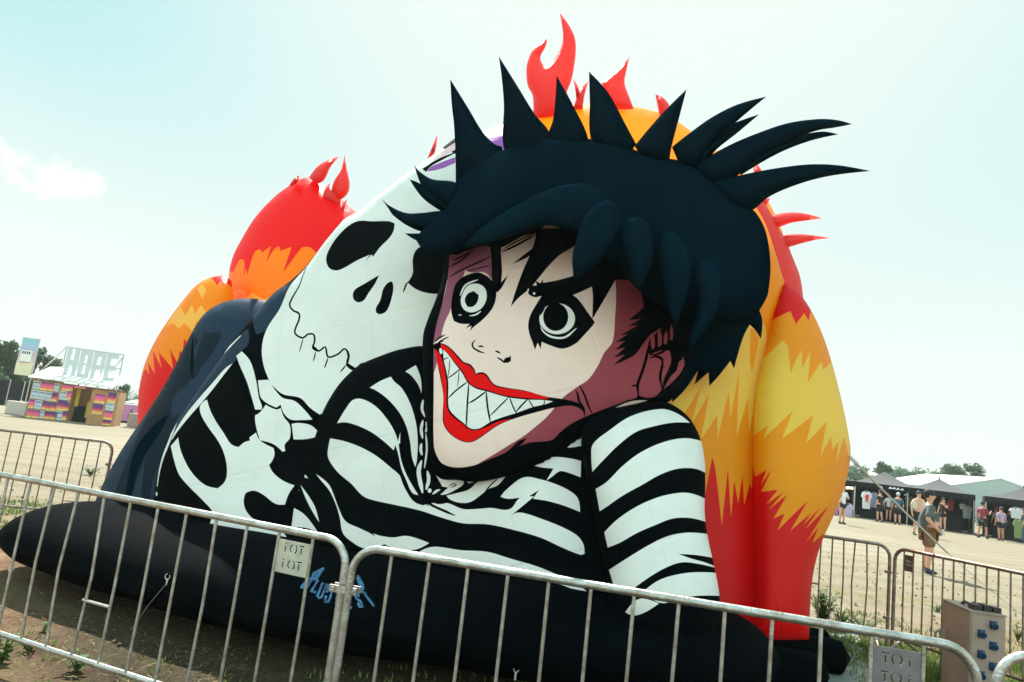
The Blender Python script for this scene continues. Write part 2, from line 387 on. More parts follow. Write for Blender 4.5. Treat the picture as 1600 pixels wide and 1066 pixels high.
for o_ in (S((512,548),(550,610),(556,680),(535,740),(530,640)), S((510,760),(560,630),(620,565),(592,660),(580,760)), S((712,575),(800,500),(860,450),(905,392),(880,500),(870,580),(905,680),(935,760),(760,760)),
           S((1083,655),(1140,680),(1180,730),(1150,810),(1110,800)), B((325,467),(316,540),(290,620),(262,620)), B((152,668),(150,700),(140,710),(143,690))):
    pillow('flame_tip', o_, Yt, .16, SC, coral, grid=4, seg=3, ell=30)
# right hand flame walls
pillow('flame_lobe', V((20,140),(80,210),(120,265),(155,320),(190,390),(225,450),(270,560),(300,640),(316,750),(320,900),(200,1000),(60,900),(-60,500)), lambda x, y: 8.3, .45, SC, coral, ell=60, grid=8)
for o_ in (V((120,330),(155,320),(230,308),(310,310),(415,337),(340,348),(250,362),(190,384),(140,395)), V((190,435),(215,425),(300,420),(380,428),(458,440),(380,450),(300,470),(240,488),(200,495)),
           V((58,45),(95,80),(120,140),(60,130)), V((100,240),(145,232),(128,266),(108,300))):
    pillow('flame_tip', o_, lambda x, y: 8.4, .15, SC, coral, grid=4, seg=3, ell=30)
plS = plane3((1130,985,6.05), (1190,990,6.15), (1200,450,7.3))
pillow('flame_wall', PX((1000,560),(1080,420),(1150,330),(1180,322),(1196,350),(1210,390),(1222,430),(1226,445),(1219,490),(1210,545),(1198,605),(1192,662),(1193,745),(1197,850),(1200,1000),(1060,1000),(1010,800)), plS, .22, SC, orange,
 [(yellow, [K((-60,495),(20,300),(200,260),(400,150),(430,120),(455,142),(492,200),(512,130),(527,200),(505,330),(480,440),(462,560),(445,640),(440,480),(388,655),(400,350),(360,575),(352,450),(300,665),(298,560),(222,672),(262,460),(180,597),(222,430),(140,562),(80,560))]),
  (orange, [K((452,155),(470,165),(492,205),(470,320),(458,362),(450,300))]),
  (firered, [L((-60,500),(118,300),(165,46),(180,100),(212,378),(243,100),(258,342),(273,160),(293,272),(314,134),(322,282),(350,175),(360,200),(366,100),(400,220),(430,960),(-60,960))])], ell=70, ang=25)
plR = plane3((1180,990,6.0), (1265,990,6.15), (1224,450,7.3))
pillow('flame_wall', PX((1226,441),(1250,460),(1270,490),(1288,530),(1302,575),(1315,625),(1326,680),(1329,712),(1322,752),(1305,800),(1285,845),(1273,885),(1267,930),(1264,1000),(1180,1000),(1181,930),(1179,820),(1176,740),(1177,660),(1183,600),(1197,540),(1208,492)), plR, .42, SC, orange,
 [(firered, [V((150,870),(165,800),(180,740),(205,660),(250,670),(330,740),(362,800),(352,835),(345,872),(322,830),(278,888),(250,820),(210,838))]),
  (yellow, [K((510,300),(600,212),(625,240),(635,330),(640,368),(660,310),(690,258),(692,342),(730,262),(718,407),(780,310),(790,350),(825,315),(850,400),(880,500),(905,640),(912,760),(885,660),(872,700),(850,787),(860,680),(832,722),(825,660),(775,752),(805,590),(710,690),(742,560),(598,670),(648,540),(512,667),(535,605),(460,660),(462,560),(480,440))]),
  (firered, [L((352,90),(368,98),(376,142),(432,108),(403,182),(462,98),(405,215),(487,205),(430,277),(517,214),(443,302),(535,227),(465,347),(520,322),(486,404),(578,313),(633,261),(548,407),(652,317),(613,377),(697,290),(623,397),(737,283),(626,462),(686,388),(658,467),(710,420),(760,960),(350,960))])], ell=60, ang=25, backbulge=.9)

# --- cloak lobe at the left
plC = plane3((150,790,7.5), (330,800,7.1), (400,470,8.3))
pillow('cloak', PX((140,810),(150,780),(168,742),(192,700),(238,632),(270,578),(297,525),(318,492),(345,474),(375,467),(405,468),(440,480),(500,560),(470,760),(380,850),(250,850)), plC, .42, SC, navy,
 [(navy2, [F((270,0),(230,60),(190,130),(130,240),(60,370),(0,500),(-110,760),(-150,900),(-60,900),(-10,740),(60,580),(150,480),(170,340),(262,240),(268,120),(300,40)),
           F((330,0),(300,80),(268,200),(275,245),(330,160),(400,60),(420,0)), F((60,560),(20,680),(0,900),(50,900),(60,780),(110,640),(140,560),(200,420),(120,480)), ]),
  (hairm, [F((268,10),(262,100),(258,200),(272,250),(276,130)), F((-40,640),(0,560),(80,470),(150,420),(100,520),(0,680),(-60,900),(-90,900))])], ell=50, backbulge=1.4)
# --- skull and skeleton panel
plK = plane3((240,800,6.75), (600,700,6.45), (700,220,8.0))
SKo = PX((742,196),(712,215),(680,240),(640,268),(600,298),(560,330),(535,345),(507,379),(480,414),(455,438),(428,458),(400,489),(372,522),(345,560),(312,606),(284,648),(262,688),(250,720),(242,765),(240,815),(262,850),(330,870),(480,900),(560,900),(760,700),(800,300))
sk_white = [E((900,-380),(720,-120),(570,-10),(480,90),(380,210),(285,340),(190,450),(130,580),(60,690),(33,790),(42,890),(80,990))+F((690,280),(740,320),(830,340),(880,390),(930,425),(980,400),(1066,290),(1300,300),(1700,100),(1700,-900)),
 F.line(11,(520,15),(400,140),(290,280),(200,430),(150,560),(115,650),(95,730),(85,800)), F.line(10,(82,828),(82,850)),
 F((478,160),(430,222),(370,300),(320,360),(250,440),(190,515),(160,562),(175,520),(230,432),(300,345),(370,265),(440,185)),
 F((497,120),(525,97),(570,150),(600,250),(615,340),(630,380),(628,400),(595,400),(575,330),(550,250),(515,170)),
 F((610,248),(665,245),(700,300),(740,340),(800,355),(850,400),(893,452),(830,455),(780,452),(745,420),(728,375),(705,390),(630,345),(615,290)),
 F((595,430),(620,415),(650,375),(705,400),(728,392),(745,440),(775,480),(775,550),(750,580),(752,615),(738,620),(690,580),(620,560),(605,510),(595,460)),
 F((785,475),(820,470),(880,480),(918,510),(905,545),(850,555),(795,555)),
 F((345,348),(360,400),(390,460),(430,520),(470,580),(510,595),(540,570),(568,562),(565,545),(600,520),(620,560),(690,600),(695,640),(668,690),(690,730),(740,770),(800,795),(770,840),(750,895),(700,890),(640,845),(590,822),(545,835),(535,880),(550,930),(590,970),(700,1000),(760,1066),(700,1110),(520,1066),(352,1010),(370,960),(372,930),(330,880),(250,800),(200,740),(175,670),(156,590),(195,545),(210,620),(260,720),(330,790),(400,810),(440,770),(448,700),(430,620),(400,560),(350,490),(315,430),(307,385),(325,360))]
sk_black = [E((390,290),(410,240),(450,180),(510,120),(570,90),(640,92),(740,92),(770,105),(762,150),(735,190),(690,235),(650,290),(642,276),(600,322),(632,278),(560,310),(500,345),(450,365),(410,355),(392,325)),
 E((537,500),(550,470),(600,440),(650,410),(683,392),(660,440),(625,490),(600,530),(570,543),(545,530)), E((665,575),(690,530),(705,470),(730,435),(755,425),(763,460),(750,530),(725,590),(690,608),(668,600)),
 E((850,440),(843,430),(870,380),(870,300),(890,250),(930,225),(1080,150),(1150,480),(1010,495),(950,490),(890,470)), E.line(10,(850,425),(835,440),(818,487)),
 E.line(10,(278,352),(258,400),(240,450),(200,520),(187,560),(210,590),(240,605),(238,640),(215,710),(260,740),(285,720),(320,720),(325,760),(315,795),(350,812),(385,790),(400,845),(455,830),(490,800),(515,830),(505,885),(550,912),(590,880),(660,895)),
 E((310,712),(328,722),(322,768),(312,800),(350,818),(345,806),(318,780),(332,740)), E((495,798),(520,830),(512,880),(550,905),(590,882),(560,918),(530,918),(497,890),(508,850)),
 E.line(6,(262,740),(252,780),(240,818)), E.line(7,(332,815),(318,872)), E.line(8,(400,850),(380,908)), E.line(8,(500,890),(468,930)), E.line(7,(240,605),(228,590)),
 B((270,655),(250,640),(330,590),(405,560),(405,566),(340,600),(292,628))]
sk_navy = [F((560,-20),(560,60),(530,90),(482,158),(330,330),(170,525),(158,550),(205,430),(292,290),(400,150),(520,10)), E((200,428),(60,690),(0,720),(-10,590),(100,480))]
pillow('skeleton_panel', SKo, plK, .35, SC, black, [(navy, sk_navy), (white, sk_white), (black, sk_black),
 (purple, [B((275,652),(292,630),(350,605),(412,582),(412,610),(340,640))]), (pinkw, [B((300,600),(360,545),(412,510),(412,545),(350,580))])], ell=70, backbulge=1.6, back=navy2)

# --- striped torso
plT = plane3((437,870,6.15), (1125,985,5.35), (700,560,6.35))
TO = PX((668,543),(630,545),(595,556),(560,572),(532,598),(512,628),(498,655),(492,690),(478,722),(460,752),(445,780),(438,812),(438,850),(450,900),(700,960),(960,1010),(1010,990),(960,700),(960,640),(900,640),(760,600))
t_white = [G((525,220),(580,185),(635,162),(655,190),(690,220),(735,300),(765,400),(775,500),(770,600),(762,632),(745,580),(735,500),(715,420),(680,350),(620,280),(560,235)),
 G((355,405),(400,330),(440,282),(490,280),(560,320),(620,390),(655,450),(672,500),(684,452),(683,510),(660,510),(650,545),(600,500),(540,455),(470,420),(400,400)),
 G((320,483),(400,500),(480,530),(560,575),(640,640),(680,675),(695,715),(720,765),(755,812),(805,832))+H((85,525),(180,520),(260,550),(330,550),(400,545),(470,555),(500,545),(540,497),(610,488),(560,530),(480,595),(520,570),(560,570),(650,600),(750,640),(820,680),(850,720),(857,770),(840,775),(750,740),(640,690),(500,650),(380,625),(260,620),(150,590),(60,560),(0,545))+G((660,830),(520,798),(480,775),(430,720),(370,670),(335,630),(307,575),(315,500)),
 H((445,490),(480,450),(560,395),(640,405),(720,430),(790,465),(825,500),(835,565),(760,535),(680,512),(605,500),(632,458),(550,510),(535,495),(480,500)),
 H((600,335),(650,305),(720,295),(800,305),(840,315),(838,395),(770,370),(735,365),(700,390),(670,412),(705,352),(640,345)), H((750,250),(790,215),(872,180),(862,235),(800,248)),
 H((180,485),(220,475),(290,455),(330,420),(380,385),(450,340),(550,318),(500,350),(470,390),(430,435),(390,450),(350,480),(300,515),(250,520),(200,505)),
 H((130,385),(160,405),(220,408),(265,410),(262,430),(235,450),(180,478),(150,480),(190,445),(160,440)), H((270,405),(340,385),(400,350),(450,338),(380,372),(330,410),(290,425)),
 H.line(12,(112,478),(135,460),(150,455)), H.oval(98,460,10,11), G.line(14,(803,282),(797,330),(812,372)), G.line(15,(802,388),(793,435),(800,485)), G.line(13,(818,398),(824,425),(815,452)), G.line(15,(795,508),(790,540),(798,572)),
 G.line(10,(817,458),(822,540),(810,638)), G.line(22,(795,598),(780,660),(800,768)), G.line(18,(825,652),(832,700),(818,750)),
 G((655,510),(675,510),(690,600),(720,680),(778,778),(745,765),(715,700),(690,640),(672,560)), G((710,135),(765,102),(790,170),(795,250),(775,200),(740,155)),
 G((245,668),(310,720),(335,770),(365,850),(400,915),(470,950),(540,985),(600,1035),(500,1055),(430,1020),(385,975),(370,900),(350,830),(315,755),(270,700)),
 Q((815,135),(860,150),(940,160),(1020,150),(1100,170),(1165,195),(1100,230),(1040,240),(960,235),(900,210),(850,180)),
 H((45,760),(90,740),(135,735),(250,752),(380,760),(500,795),(620,830),(720,870),(800,905),(880,962),(840,968),(780,935),(640,890),(400,845),(250,810),(140,785)),
 G((85,825),(130,845),(180,875),(220,920),(252,967),(200,955),(130,945),(60,930),(70,860)), G((165,725),(205,780),(240,840),(262,920),(225,860),(190,790)), G((172,665),(185,668),(205,692),(190,688)), G((135,722),(145,728),(158,758),(145,748))]
t_black = [H.line(13,(60,500),(110,532),(160,555),(222,582)), H.line(9,(85,490),(130,520),(180,520)), H.line(7,(365,472),(400,430),(432,402)), H.line(6,(190,440),(215,425),(230,432),(200,445)), H.line(6,(225,470),(270,440),(300,432)), G.line(7,(130,948),(190,952),(250,972)), G.line(9,(770,790),(810,815),(830,835))]
pillow('striped_shirt', TO, plT, .32, SC, black, [(white, t_white), (black, t_black)], ell=70, backbulge=.6)
plA = plane3((1128,990,5.15), (930,950,5.2), (1040,630,5.75))
SL = PX((1035,627),(1060,638),(1080,657),(1094,685),(1101,720),(1102,760),(1101,800),(1106,840),(1116,885),(1124,930),(1128,1000),(1100,1020),(1000,1010),(958,960),(945,890),(930,820),(915,740),(908,695),(915,662),(950,642),(1000,630))
s_white = [I((130,265),(200,205),(300,140),(430,110),(500,130),(555,170),(480,170),(400,185),(320,210),(240,270),(170,340),(128,385),(123,320)),
 I((142,460),(190,430),(260,360),(340,300),(440,255),(540,238),(640,262),(640,400),(580,372),(500,372),(420,400),(350,440),(260,490),(195,535),(160,558)),
 I((180,650),(230,600),(300,550),(380,510),(460,485),(550,478),(640,512),(640,610),(560,588),(480,590),(400,620),(320,655),(250,695),(195,717)),
 I((200,815),(270,770),(360,715),(450,670),(540,652),(650,660),(690,770),(600,752),(505,745),(560,765),(630,785),(690,812),(600,790),(520,782),(450,805),(380,845),(300,900),(270,910),(225,895)),
 I((350,910),(420,860),(500,835),(590,825),(700,830),(720,930),(600,928),(520,938),(430,960)), I((272,1000),(310,955),(345,940),(420,962),(360,1000),(310,1015))]
pillow('sleeve', SL, plA, .38, SC, black, [(white, s_white)], ell=55, backbulge=.5)

# --- face
plF = plane3((740,755,5.6), (700,430,6.25), (1060,600,6.0))
FO = PX((700,380),(692,430),(680,470),(668,500),(661,525),(661,580),(666,650),(670,700),(678,728),(700,745),(740,753),(800,742),(860,720),(905,690),(960,652),(1010,634),(1045,628),(1062,600),(1080,560),(1100,500),(1105,430),(1080,360),(1010,310),(930,290),(840,300),(760,335))
f_skin = [A((150,165),(175,215),(140,340),(110,480),(75,610),(62,700))+D((155,200),(155,400),(155,800),(175,870),(210,920),(290,945),(400,935),(480,905),(640,838),(760,785),(910,768),(960,722),(1010,680),(1110,625),(1190,590),(1312,545))+A((1190,1000),(1280,1000),(1330,950),(1450,830),(1450,760),(1400,580),(1300,300),(1120,100),(640,40),(440,100),(300,120))]
f_mauve = [A((1070,330),(1075,440),(1070,540),(1055,690),(1010,750),(970,830),(920,900),(860,940),(780,1000))+D((930,562),(870,630),(800,690),(730,745),(640,800),(560,850),(425,930),(480,907),(640,840),(760,788),(910,770),(960,724),(1010,682),(1110,627),(1312,547))+A((1190,1002),(1280,1002),(1332,952),(1452,832),(1452,760),(1402,580),(1250,330))]
f_plum = [A((150,165),(175,215),(340,158),(372,175),(385,260),(383,345),(345,305),(270,305),(237,290),(225,330),(185,370),(160,500),(125,580),(108,640),(105,660),(60,700),(62,690),(75,610),(110,480),(140,340)), A((62,700),(82,790),(62,865))]
f_black = [A((365,100),(375,180),(384,250),(385,345),(400,402),(415,416),(440,390),(476,318),(437,360),(442,300),(440,150),(480,80)),
 A((150,100),(150,168),(180,212),(340,157),(372,168),(440,166),(550,108),(634,80),(720,0),(300,20)),
 A((634,60),(630,90),(625,125),(600,200),(560,290),(520,400),(490,497),(530,450),(600,390),(650,330),(700,270),(760,210),(850,150),(900,60)), A((500,258),(560,210),(610,172),(600,208)),
 A.line(12,(440,192),(530,150),(632,92)), A.line(8,(440,180),(530,130),(630,84)),
 A((850,150),(838,210),(836,325),(740,350),(670,362),(668,343),(655,365),(630,352),(634,378),(600,380),(583,395),(590,425),(625,443),(660,436),(760,450),(832,432),(940,384),(946,440),(942,562),(955,545),(1000,470),(1072,345),(1150,350),(1190,380),(1210,400),(1228,500),(1145,570),(1215,562),(1140,605),(1200,596),(1095,655),(1140,648),(1072,692),(1125,685),(1068,735),(1125,722),(1062,778),(1125,760),(1058,820),(1130,790),(1180,760),(1250,668),(1280,640),(1390,585),(1400,660),(1360,720),(1280,760),(1250,740),(1262,760),(1290,765),(1370,740),(1440,700),(1600,900),(1700,300),(1500,0),(900,40)),
 A((1440,700),(1370,735),(1380,800),(1340,900),(1330,955),(1400,880),(1440,800)), A((1440,760),(1450,830),(1340,955),(1290,1010),(1560,900),(1560,700)),
 A((185,370),(225,330),(300,305),(350,320),(385,350),(410,410),(400,480),(370,530),(320,580),(280,612),(265,634),(272,600),(240,617),(262,590),(215,590),(175,575),(160,520),(165,440)),
 A((640,470),(665,430),(760,425),(832,430),(870,460),(920,530),(957,580),(945,600),(900,650),(850,700),(780,728),(710,710),(662,690),(657,730),(640,695),(625,734),(610,690),(595,650),(587,600),(600,540)),
 A.line(10,(295,680),(277,700),(285,725),(320,745),(348,753)), A.line(11,(308,715),(325,714),(342,719)), A.line(12,(404,741),(418,745),(434,754)), A.line(10,(415,777),(435,788),(455,803),(480,800)), A.oval(470,790,20,13,-25), A((490,765),(492,795),(475,808),(460,800),(480,775)),
 A.line(9,(68,692),(95,668),(128,650)), A.line(8,(80,700),(110,680),(147,662)), A.line(9,(70,712),(100,690),(120,686)),
 A((1262,768),(1256,690),(1300,640),(1400,570),(1560,520),(1560,760),(1440,770),(1372,735),(1300,745)),
 # ear drawing
 A.line(17,(1258,700),(1240,790),(1215,870),(1195,930),(1200,995)), A.line(12,(1160,936),(1195,930)), A.line(16,(1262,780),(1300,770),(1335,795),(1325,850),(1320,890),(1330,950)), A.line(22,(1400,720),(1400,800),(1420,830),(1370,890),(1335,940)),
 A((1195,985),(1240,1000),(1290,995),(1330,950),(1350,1000),(1250,1030),(1180,1020)),
 A.line(9,(150,275),(220,235),(272,185)), A.line(9,(150,330),(220,290),(385,215)), A.line(7,(170,240),(240,205),(300,170)), A.line(6,(240,300),(300,285),(385,262)),
 # mouth
 D((165,150),(200,148),(250,170),(320,240),(345,268),(390,285),(415,315),(425,345),(455,335),(490,345),(540,410),(600,430),(750,455),(870,490),(1000,510),(1075,530),(1120,560),(1125,610),(1100,575),(1040,550),(940,560),(780,600),(650,640),(560,680),(460,750),(400,783),(350,782),(290,755),(240,710),(215,660),(212,600),(215,480),(190,340),(165,220),(150,160)),
 D.line(16,(1063,450),(1078,480),(1085,520),(1115,570),(1120,615)), D.line(13,(1088,418),(1120,480),(1145,550),(1170,600)), D((752,758),(700,775),(640,830),(560,890),(700,812))]
f_mauve2 = [A((1272,640),(1285,655),(1290,715),(1275,735),(1268,690)), A((1310,612),(1328,650),(1325,710),(1308,720),(1306,660)), A((1355,625),(1362,660),(1355,705),(1340,700),(1342,655)), A((1382,588),(1392,630),(1388,680),(1376,680),(1374,630)), A((1130,228),(1158,275),(1115,262)), A.line(7,(1110,275),(1140,286),(1168,297)),
 A((1340,745),(1368,735),(1372,800),(1345,870),(1338,800)), A((1425,800),(1442,790),(1440,850),(1390,910),(1340,952),(1380,880),(1410,850))]
f_red = [D((200,155),(250,180),(310,245),(340,275),(385,295),(410,325),(425,355),(460,345),(485,355),(540,420),(600,437),(700,450),(800,470),(895,502),(870,508),(740,500),(620,485),(560,470),(500,450),(425,430),(380,400),(340,330),(290,270),(240,210),(200,175)),
 D((163,185),(185,210),(210,260),(225,330),(236,400),(240,560),(268,612),(340,668),(400,708),(480,692),(560,654),(655,632),(560,674),(460,742),(400,777),(350,776),(290,748),(242,702),(220,650),(217,560),(213,440),(195,330),(165,225))]
f_white = [D((215,190),(245,220),(290,280),(336,340),(372,402),(425,440),(500,460),(620,494),(740,510),(860,514),(918,522),(870,540),(790,558),(690,594),(600,622),(520,652),(450,694),(395,697),(345,660),(275,600),(250,556),(248,400),(236,330),(220,262)), D.oval(200,200,10,20,-10),
 A((213,470),(220,430),(250,380),(300,367),(340,385),(357,425),(350,470),(320,510),(270,527),(230,510)), A.line(9,(208,435),(240,375),(308,345)), A.line(8,(260,546),(295,540),(325,520)), A.oval(208,541,9,3), A.oval(748,562,99,86,0,24), A.line(11,(652,570),(668,625),(715,662),(790,665),(855,615)), A.line(9,(655,560),(668,525),(704,496)),
 A.oval(905,300,11,5,-30), A.oval(587,403,4,9,10), A.oval(620,422,7,7)]
f_black2 = [A((235,460),(250,425),(285,408),(312,430),(305,470),(280,495),(250,495)), A.oval(740,552,70,78,0,24), A((690,470),(752,478),(745,520),(700,505)), A((640,480),(690,480),(672,520),(655,545)), A.line(7,(648,590),(690,640),(740,652),(800,640),(850,600))]+[D.line(w_, *p) for w_, p in (
 (7,((205,265),(225,250),(250,240))), (6,((258,250),(254,310),(245,368))), (8,((236,378),(280,350),(325,312))), (6,((318,315),(314,370),(306,430))), (10,((244,505),(300,450),(378,392))), (11,((380,392),(370,540),(362,700))),
 (11,((375,535),(420,510),(495,455))), (12,((490,455),(500,560),(518,660))), (9,((512,618),(570,560),(640,490))), (9,((640,492),(660,550),(690,610))), (11,((682,590),(715,550),(760,505))), (8,((760,508),(780,540),(800,570))), (8,((868,512),(864,530),(855,552))))]
pillow('face', FO, plF, .30, SC, black, [(skin, f_skin), (mauve, f_mauve), (plum, f_plum), (black, f_black), (mauve, f_mauve2), (red, f_red), (white, f_white), (black, f_black2), (skin, [I((228,104),(300,76),(370,72),(300,92))])], ell=80, grid=6, backbulge=.6)

# --- hair
pillow('back_hair', T((300,300),(600,300),(860,395),(880,460),(872,572),(840,520),(805,485),(770,550),(735,660),(712,747),(690,700),(620,790),(565,850),(560,768),(478,840),(497,758),(420,870),(343,948),(345,873),(255,940),(150,940),(100,700)), lambda x, y: 6.25, .13, SC, hairm, ell=40, ang=30)
plH = plane3((700,390,6.0), (1200,430,6.15), (950,215,6.95))
pillow('hair', B((215,980),(260,930),(330,870),(360,840),(400,780),(430,690),(520,620),(620,560),(700,530),(790,520),(870,480),(960,490),(1060,492),(1190,497))+CC((110,425),(250,460),(390,490),(500,570),(600,665),(680,715),(730,790),(755,880),(765,1000))+T((914,300),(895,345),(865,395),(825,440),(760,478),(680,488),(600,480),(500,480),(380,420),(200,330),(20,150),(-120,40))+PX((905,372),(870,352),(830,350),(780,362),(725,388),(700,400),(670,398)), plH, .75, SC, hairm, ell=90, grid=8, backbulge=1.0)
sp = [(B((387,200),(395,330),(405,420),(412,560),(414,720),(520,760),(660,640),(640,530),(600,515),(540,450),(480,350)), 6.85), (B((625,88),(640,200),(650,330),(650,540),(720,620),(860,600),(875,470),(800,370),(720,240)), 6.9),
 (B((908,182),(902,300),(890,400),(866,485),(900,580),(1040,560),(1062,492),(1000,350)), 6.9), (S((623,498),(628,700),(632,945),(700,1080),(900,1080),(950,1000),(880,870),(760,650)), 6.85),
 (S((1300,620),(1120,800),(940,1012),(1000,1120),(1180,1120),(1197,1015),(1240,850)), 6.8), (CC((745,160),(600,200),(480,260),(380,330),(282,407),(330,520),(420,520),(480,400),(580,300),(660,230)), 6.75),
 (CC((710,247),(640,270),(580,295),(450,400),(380,500),(430,500),(500,420),(600,340)), 6.85), (CC((1165,295),(1090,275),(1000,270),(850,290),(700,340),(560,400),(395,492),(440,600),(520,600),(640,520),(760,430),(900,360),(1000,325),(1080,312)), 6.65),
 (CC((1098,345),(1005,332),(850,370),(700,440),(600,520),(620,545),(800,440),(950,380)), 6.75), (CC((1255,525),(1100,497),(960,492),(800,510),(640,540),(485,577),(500,680),(600,730),(678,715),(760,650),(900,590),(1050,550)), 6.5),
 (B((210,620),(240,655),(300,690),(410,705),(480,760),(420,860),(360,840),(310,810),(250,730)), 6.55), (B((187,690),(240,712),(330,770),(400,830),(370,860),(330,840),(250,780)), 6.5), (B((50,785),(90,820),(170,855),(250,855),(350,845),(480,860),(450,980),(300,960),(200,930),(110,870),(85,835)), 6.35),
 (B((165,955),(260,955),(420,940),(450,1010),(270,1005),(210,985)), 6.25)]
for o_, y_ in sp:
    pillow('hair_spike', o_, (lambda y_: lambda x, y: y_)(y_), .24, SC, spikem, grid=4, seg=3, ell=28)
lk = [(PX((722,388),(745,362),(775,340),(812,318),(850,299),(888,288),(925,290),(948,310),(945,345),(915,362),(880,358),(850,352),(815,362),(770,378)), 5.66, .075),
 (PX((947,312),(962,320),(967,345),(959,375),(943,402),(918,425),(899,436),(894,408),(901,372),(916,335)), 5.28, .11), (PX((982,342),(998,338),(1014,352),(1021,378),(1018,412),(1008,440),(999,454),(990,440),(982,410),(972,375)), 5.3, .11),
 (PX((1032,365),(1048,362),(1066,376),(1076,402),(1078,430),(1072,464),(1062,496),(1055,512),(1047,490),(1038,450),(1028,400)), 5.32, .12), (PX((1088,412),(1100,405),(1115,408),(1125,425),(1124,465),(1114,500),(1096,526),(1079,546),(1077,528),(1086,498),(1089,460),(1082,430)), 5.42, .12)]
for o_, y_, b_ in lk:
    pillow('hair_lock', o_, (lambda y_: lambda x, y: y_)(y_), b_*1.35, SC, lockm, grid=4, seg=3, ell=22, backbulge=.25)

# --- base tubes on the ground
def sausage(P, r, n=28, flat=.9, m=10):
    q = []
    for i in range(len(P)-1):
        a, b = P[i], P[i+1]; t1 = (b-P[i-1])/2 if i else b-a; t2 = (P[i+2]-a)/2 if i+2 < len(P) else b-a
        for j in range(m):
            s = j/m; q.append(a*(2*s**3-3*s*s+1)+t1*(s**3-2*s*s+s)+b*(3*s*s-2*s**3)+t2*(s**3-s*s))
    q.append(P[-1]); k = len(q); rs = []
    lens = [0]
    for i in range(1, k): lens.append(lens[-1]+(q[i]-q[i-1]).length)
    Lt = lens[-1]
    for i in range(k):
        e = min(lens[i], Lt-lens[i])/r; rs.append(r*(math.sqrt(max(.0, 1-(1-min(e, 1))**2))*.98+.02)*(1+.018*math.sin(lens[i]*5.3)))
    mb = MB(); mb.tube(q, rs, n); mb.v = [(x, y, max(.012, z*flat+.0)) for x, y, z in mb.v]; return mb
foot = [atz(x, y, 0) for x, y in ((-70,870),(60,912),(210,978),(430,1040),(700,1085),(1000,1125),(1215,1130))]
HW = .86
ctr = [Vector((p.x+.12, p.y+HW*.93, HW)) for p in foot[1:]]
ctr[0] = atz(-70, 886, 0); ctr[0] = Vector((ctr[0].x+.35, ctr[0].y+HW*.85, HW))
base = sausage(ctr, HW, flat=.385, n=36).build('base_tube', black, SC, True, True)
e_ = ctr[-1]
for k, (x, y, r_) in enumerate(((1318,1012,.15),(1342,1030,.15),(1310,1062,.16))):
    p = atz(x, y, .18); sausage([Vector((e_.x-.3, p.y+.25, r_)), Vector((e_.x+.2, p.y+.2, r_)), Vector((p.x-.02, p.y+.1, r_))], r_, flat=1.0).build('base_tube', black, SC, True, True)
print('BASE', [tuple(round(q,2) for q in p) for p in ctr])

# printed emblem on the base: bent lettering between two horns
logo = mat('pale_blue_print', (.075, .20, .36), .7, var=.7, vscale=30, spec=.1)
def drape(name, polys, m, target, parent, off=.006):
    """printed film laid on the tube: traced outlines cut finely and dropped on to its surface"""
    V0 = [target.matrix_world @ v.co for v in target.data.vertices]
    bv = BVHTree.FromPolygons(V0, [tuple(p.vertices) for p in target.data.polygons]); mb = MB()
    for P in polys:
        P = [Vector(p) for p in P]; ed = [(i, (i+1) % len(P)) for i in range(len(P))]
        v2, _, t3, *_r = delaunay_2d_cdt(P, [], [list(range(len(P)))], 1, 1e-4, False)
        vs = []
        for q in v2:
            d = pray(q.x, q.y).normalized(); h = bv.ray_cast(Vector((0, 0, CAMZ)), d)
            if h[0] is None: h = (at(q.x, q.y, 5), -d)
            n_ = h[1] if h[1].dot(d) < 0 else -h[1]
            vs.append(h[0]+n_*off)
        mb.add(vs, [tuple(t) for t in t3])
    return mb.build(name, m, parent, False, True)
bpy.context.view_layer.update()
Z = Frame(470, 880, 12.31)
def glyph(strokes, o, ex, ey, w_):
    out = []
    for st in strokes:
        q = [(o[0]+ex[0]*x+ey[0]*y, o[1]+ex[1]*x+ey[1]*y) for x, y in st]
        for a, b in zip(q, q[1:]):
            a = Vector(a); b = Vector(b); d = (b-a).normalized(); n_ = Vector((-d.y, d.x))*w_/2; a = a-d*w_*.3; b = b+d*w_*.3
            out.append([a+n_, b+n_, b-n_, a-n_])
    return out
gl = {'B': [[(0,0),(0,1)], [(0,0),(.8,.1),(.8,.4),(0,.5)], [(0,.5),(.9,.6),(.9,.9),(0,1)]], 'L': [[(0,0),(0,1),(.8,1)]], 'U': [[(0,0),(0,.9),(.4,1),(.8,.9),(.8,0)]], 'D': [[(0,0),(0,1),(.6,.95),(.8,.7),(.8,.3),(.6,.05),(0,0)]],
      'F': [[(.8,0),(0,0),(0,1)], [(0,.5),(.6,.5)]], 'E': [[(.8,0),(0,0),(0,1),(.8,1)], [(0,.5),(.6,.5)]], 'S': [[(.8,.2),(.7,0),(0,.1),(.05,.45),(.75,.55),(.8,.9),(.1,1),(0,.8)]], 'T': [[(-.1,0),(.9,0)], [(.4,0),(.4,1)]]}
pc = []
for ch, x, y, an, hh in (('B',150,300,38,230),('L',330,350,32,240),('U',420,400,22,290),('D',540,440,14,320),('F',700,480,3,320),('E',850,520,-8,320),('S',1020,560,-20,300),('T',1170,560,-38,320)):
    ex = Vector((math.cos(R(20-an*.2)), math.sin(R(20-an*.2))))*105; ey = Vector((-math.sin(R(an)), math.cos(R(an))))*hh
    for poly in glyph(gl[ch], (x, y), ex, ey, 44): pc.append(Z(*[(q.x, q.y) for q in poly]))
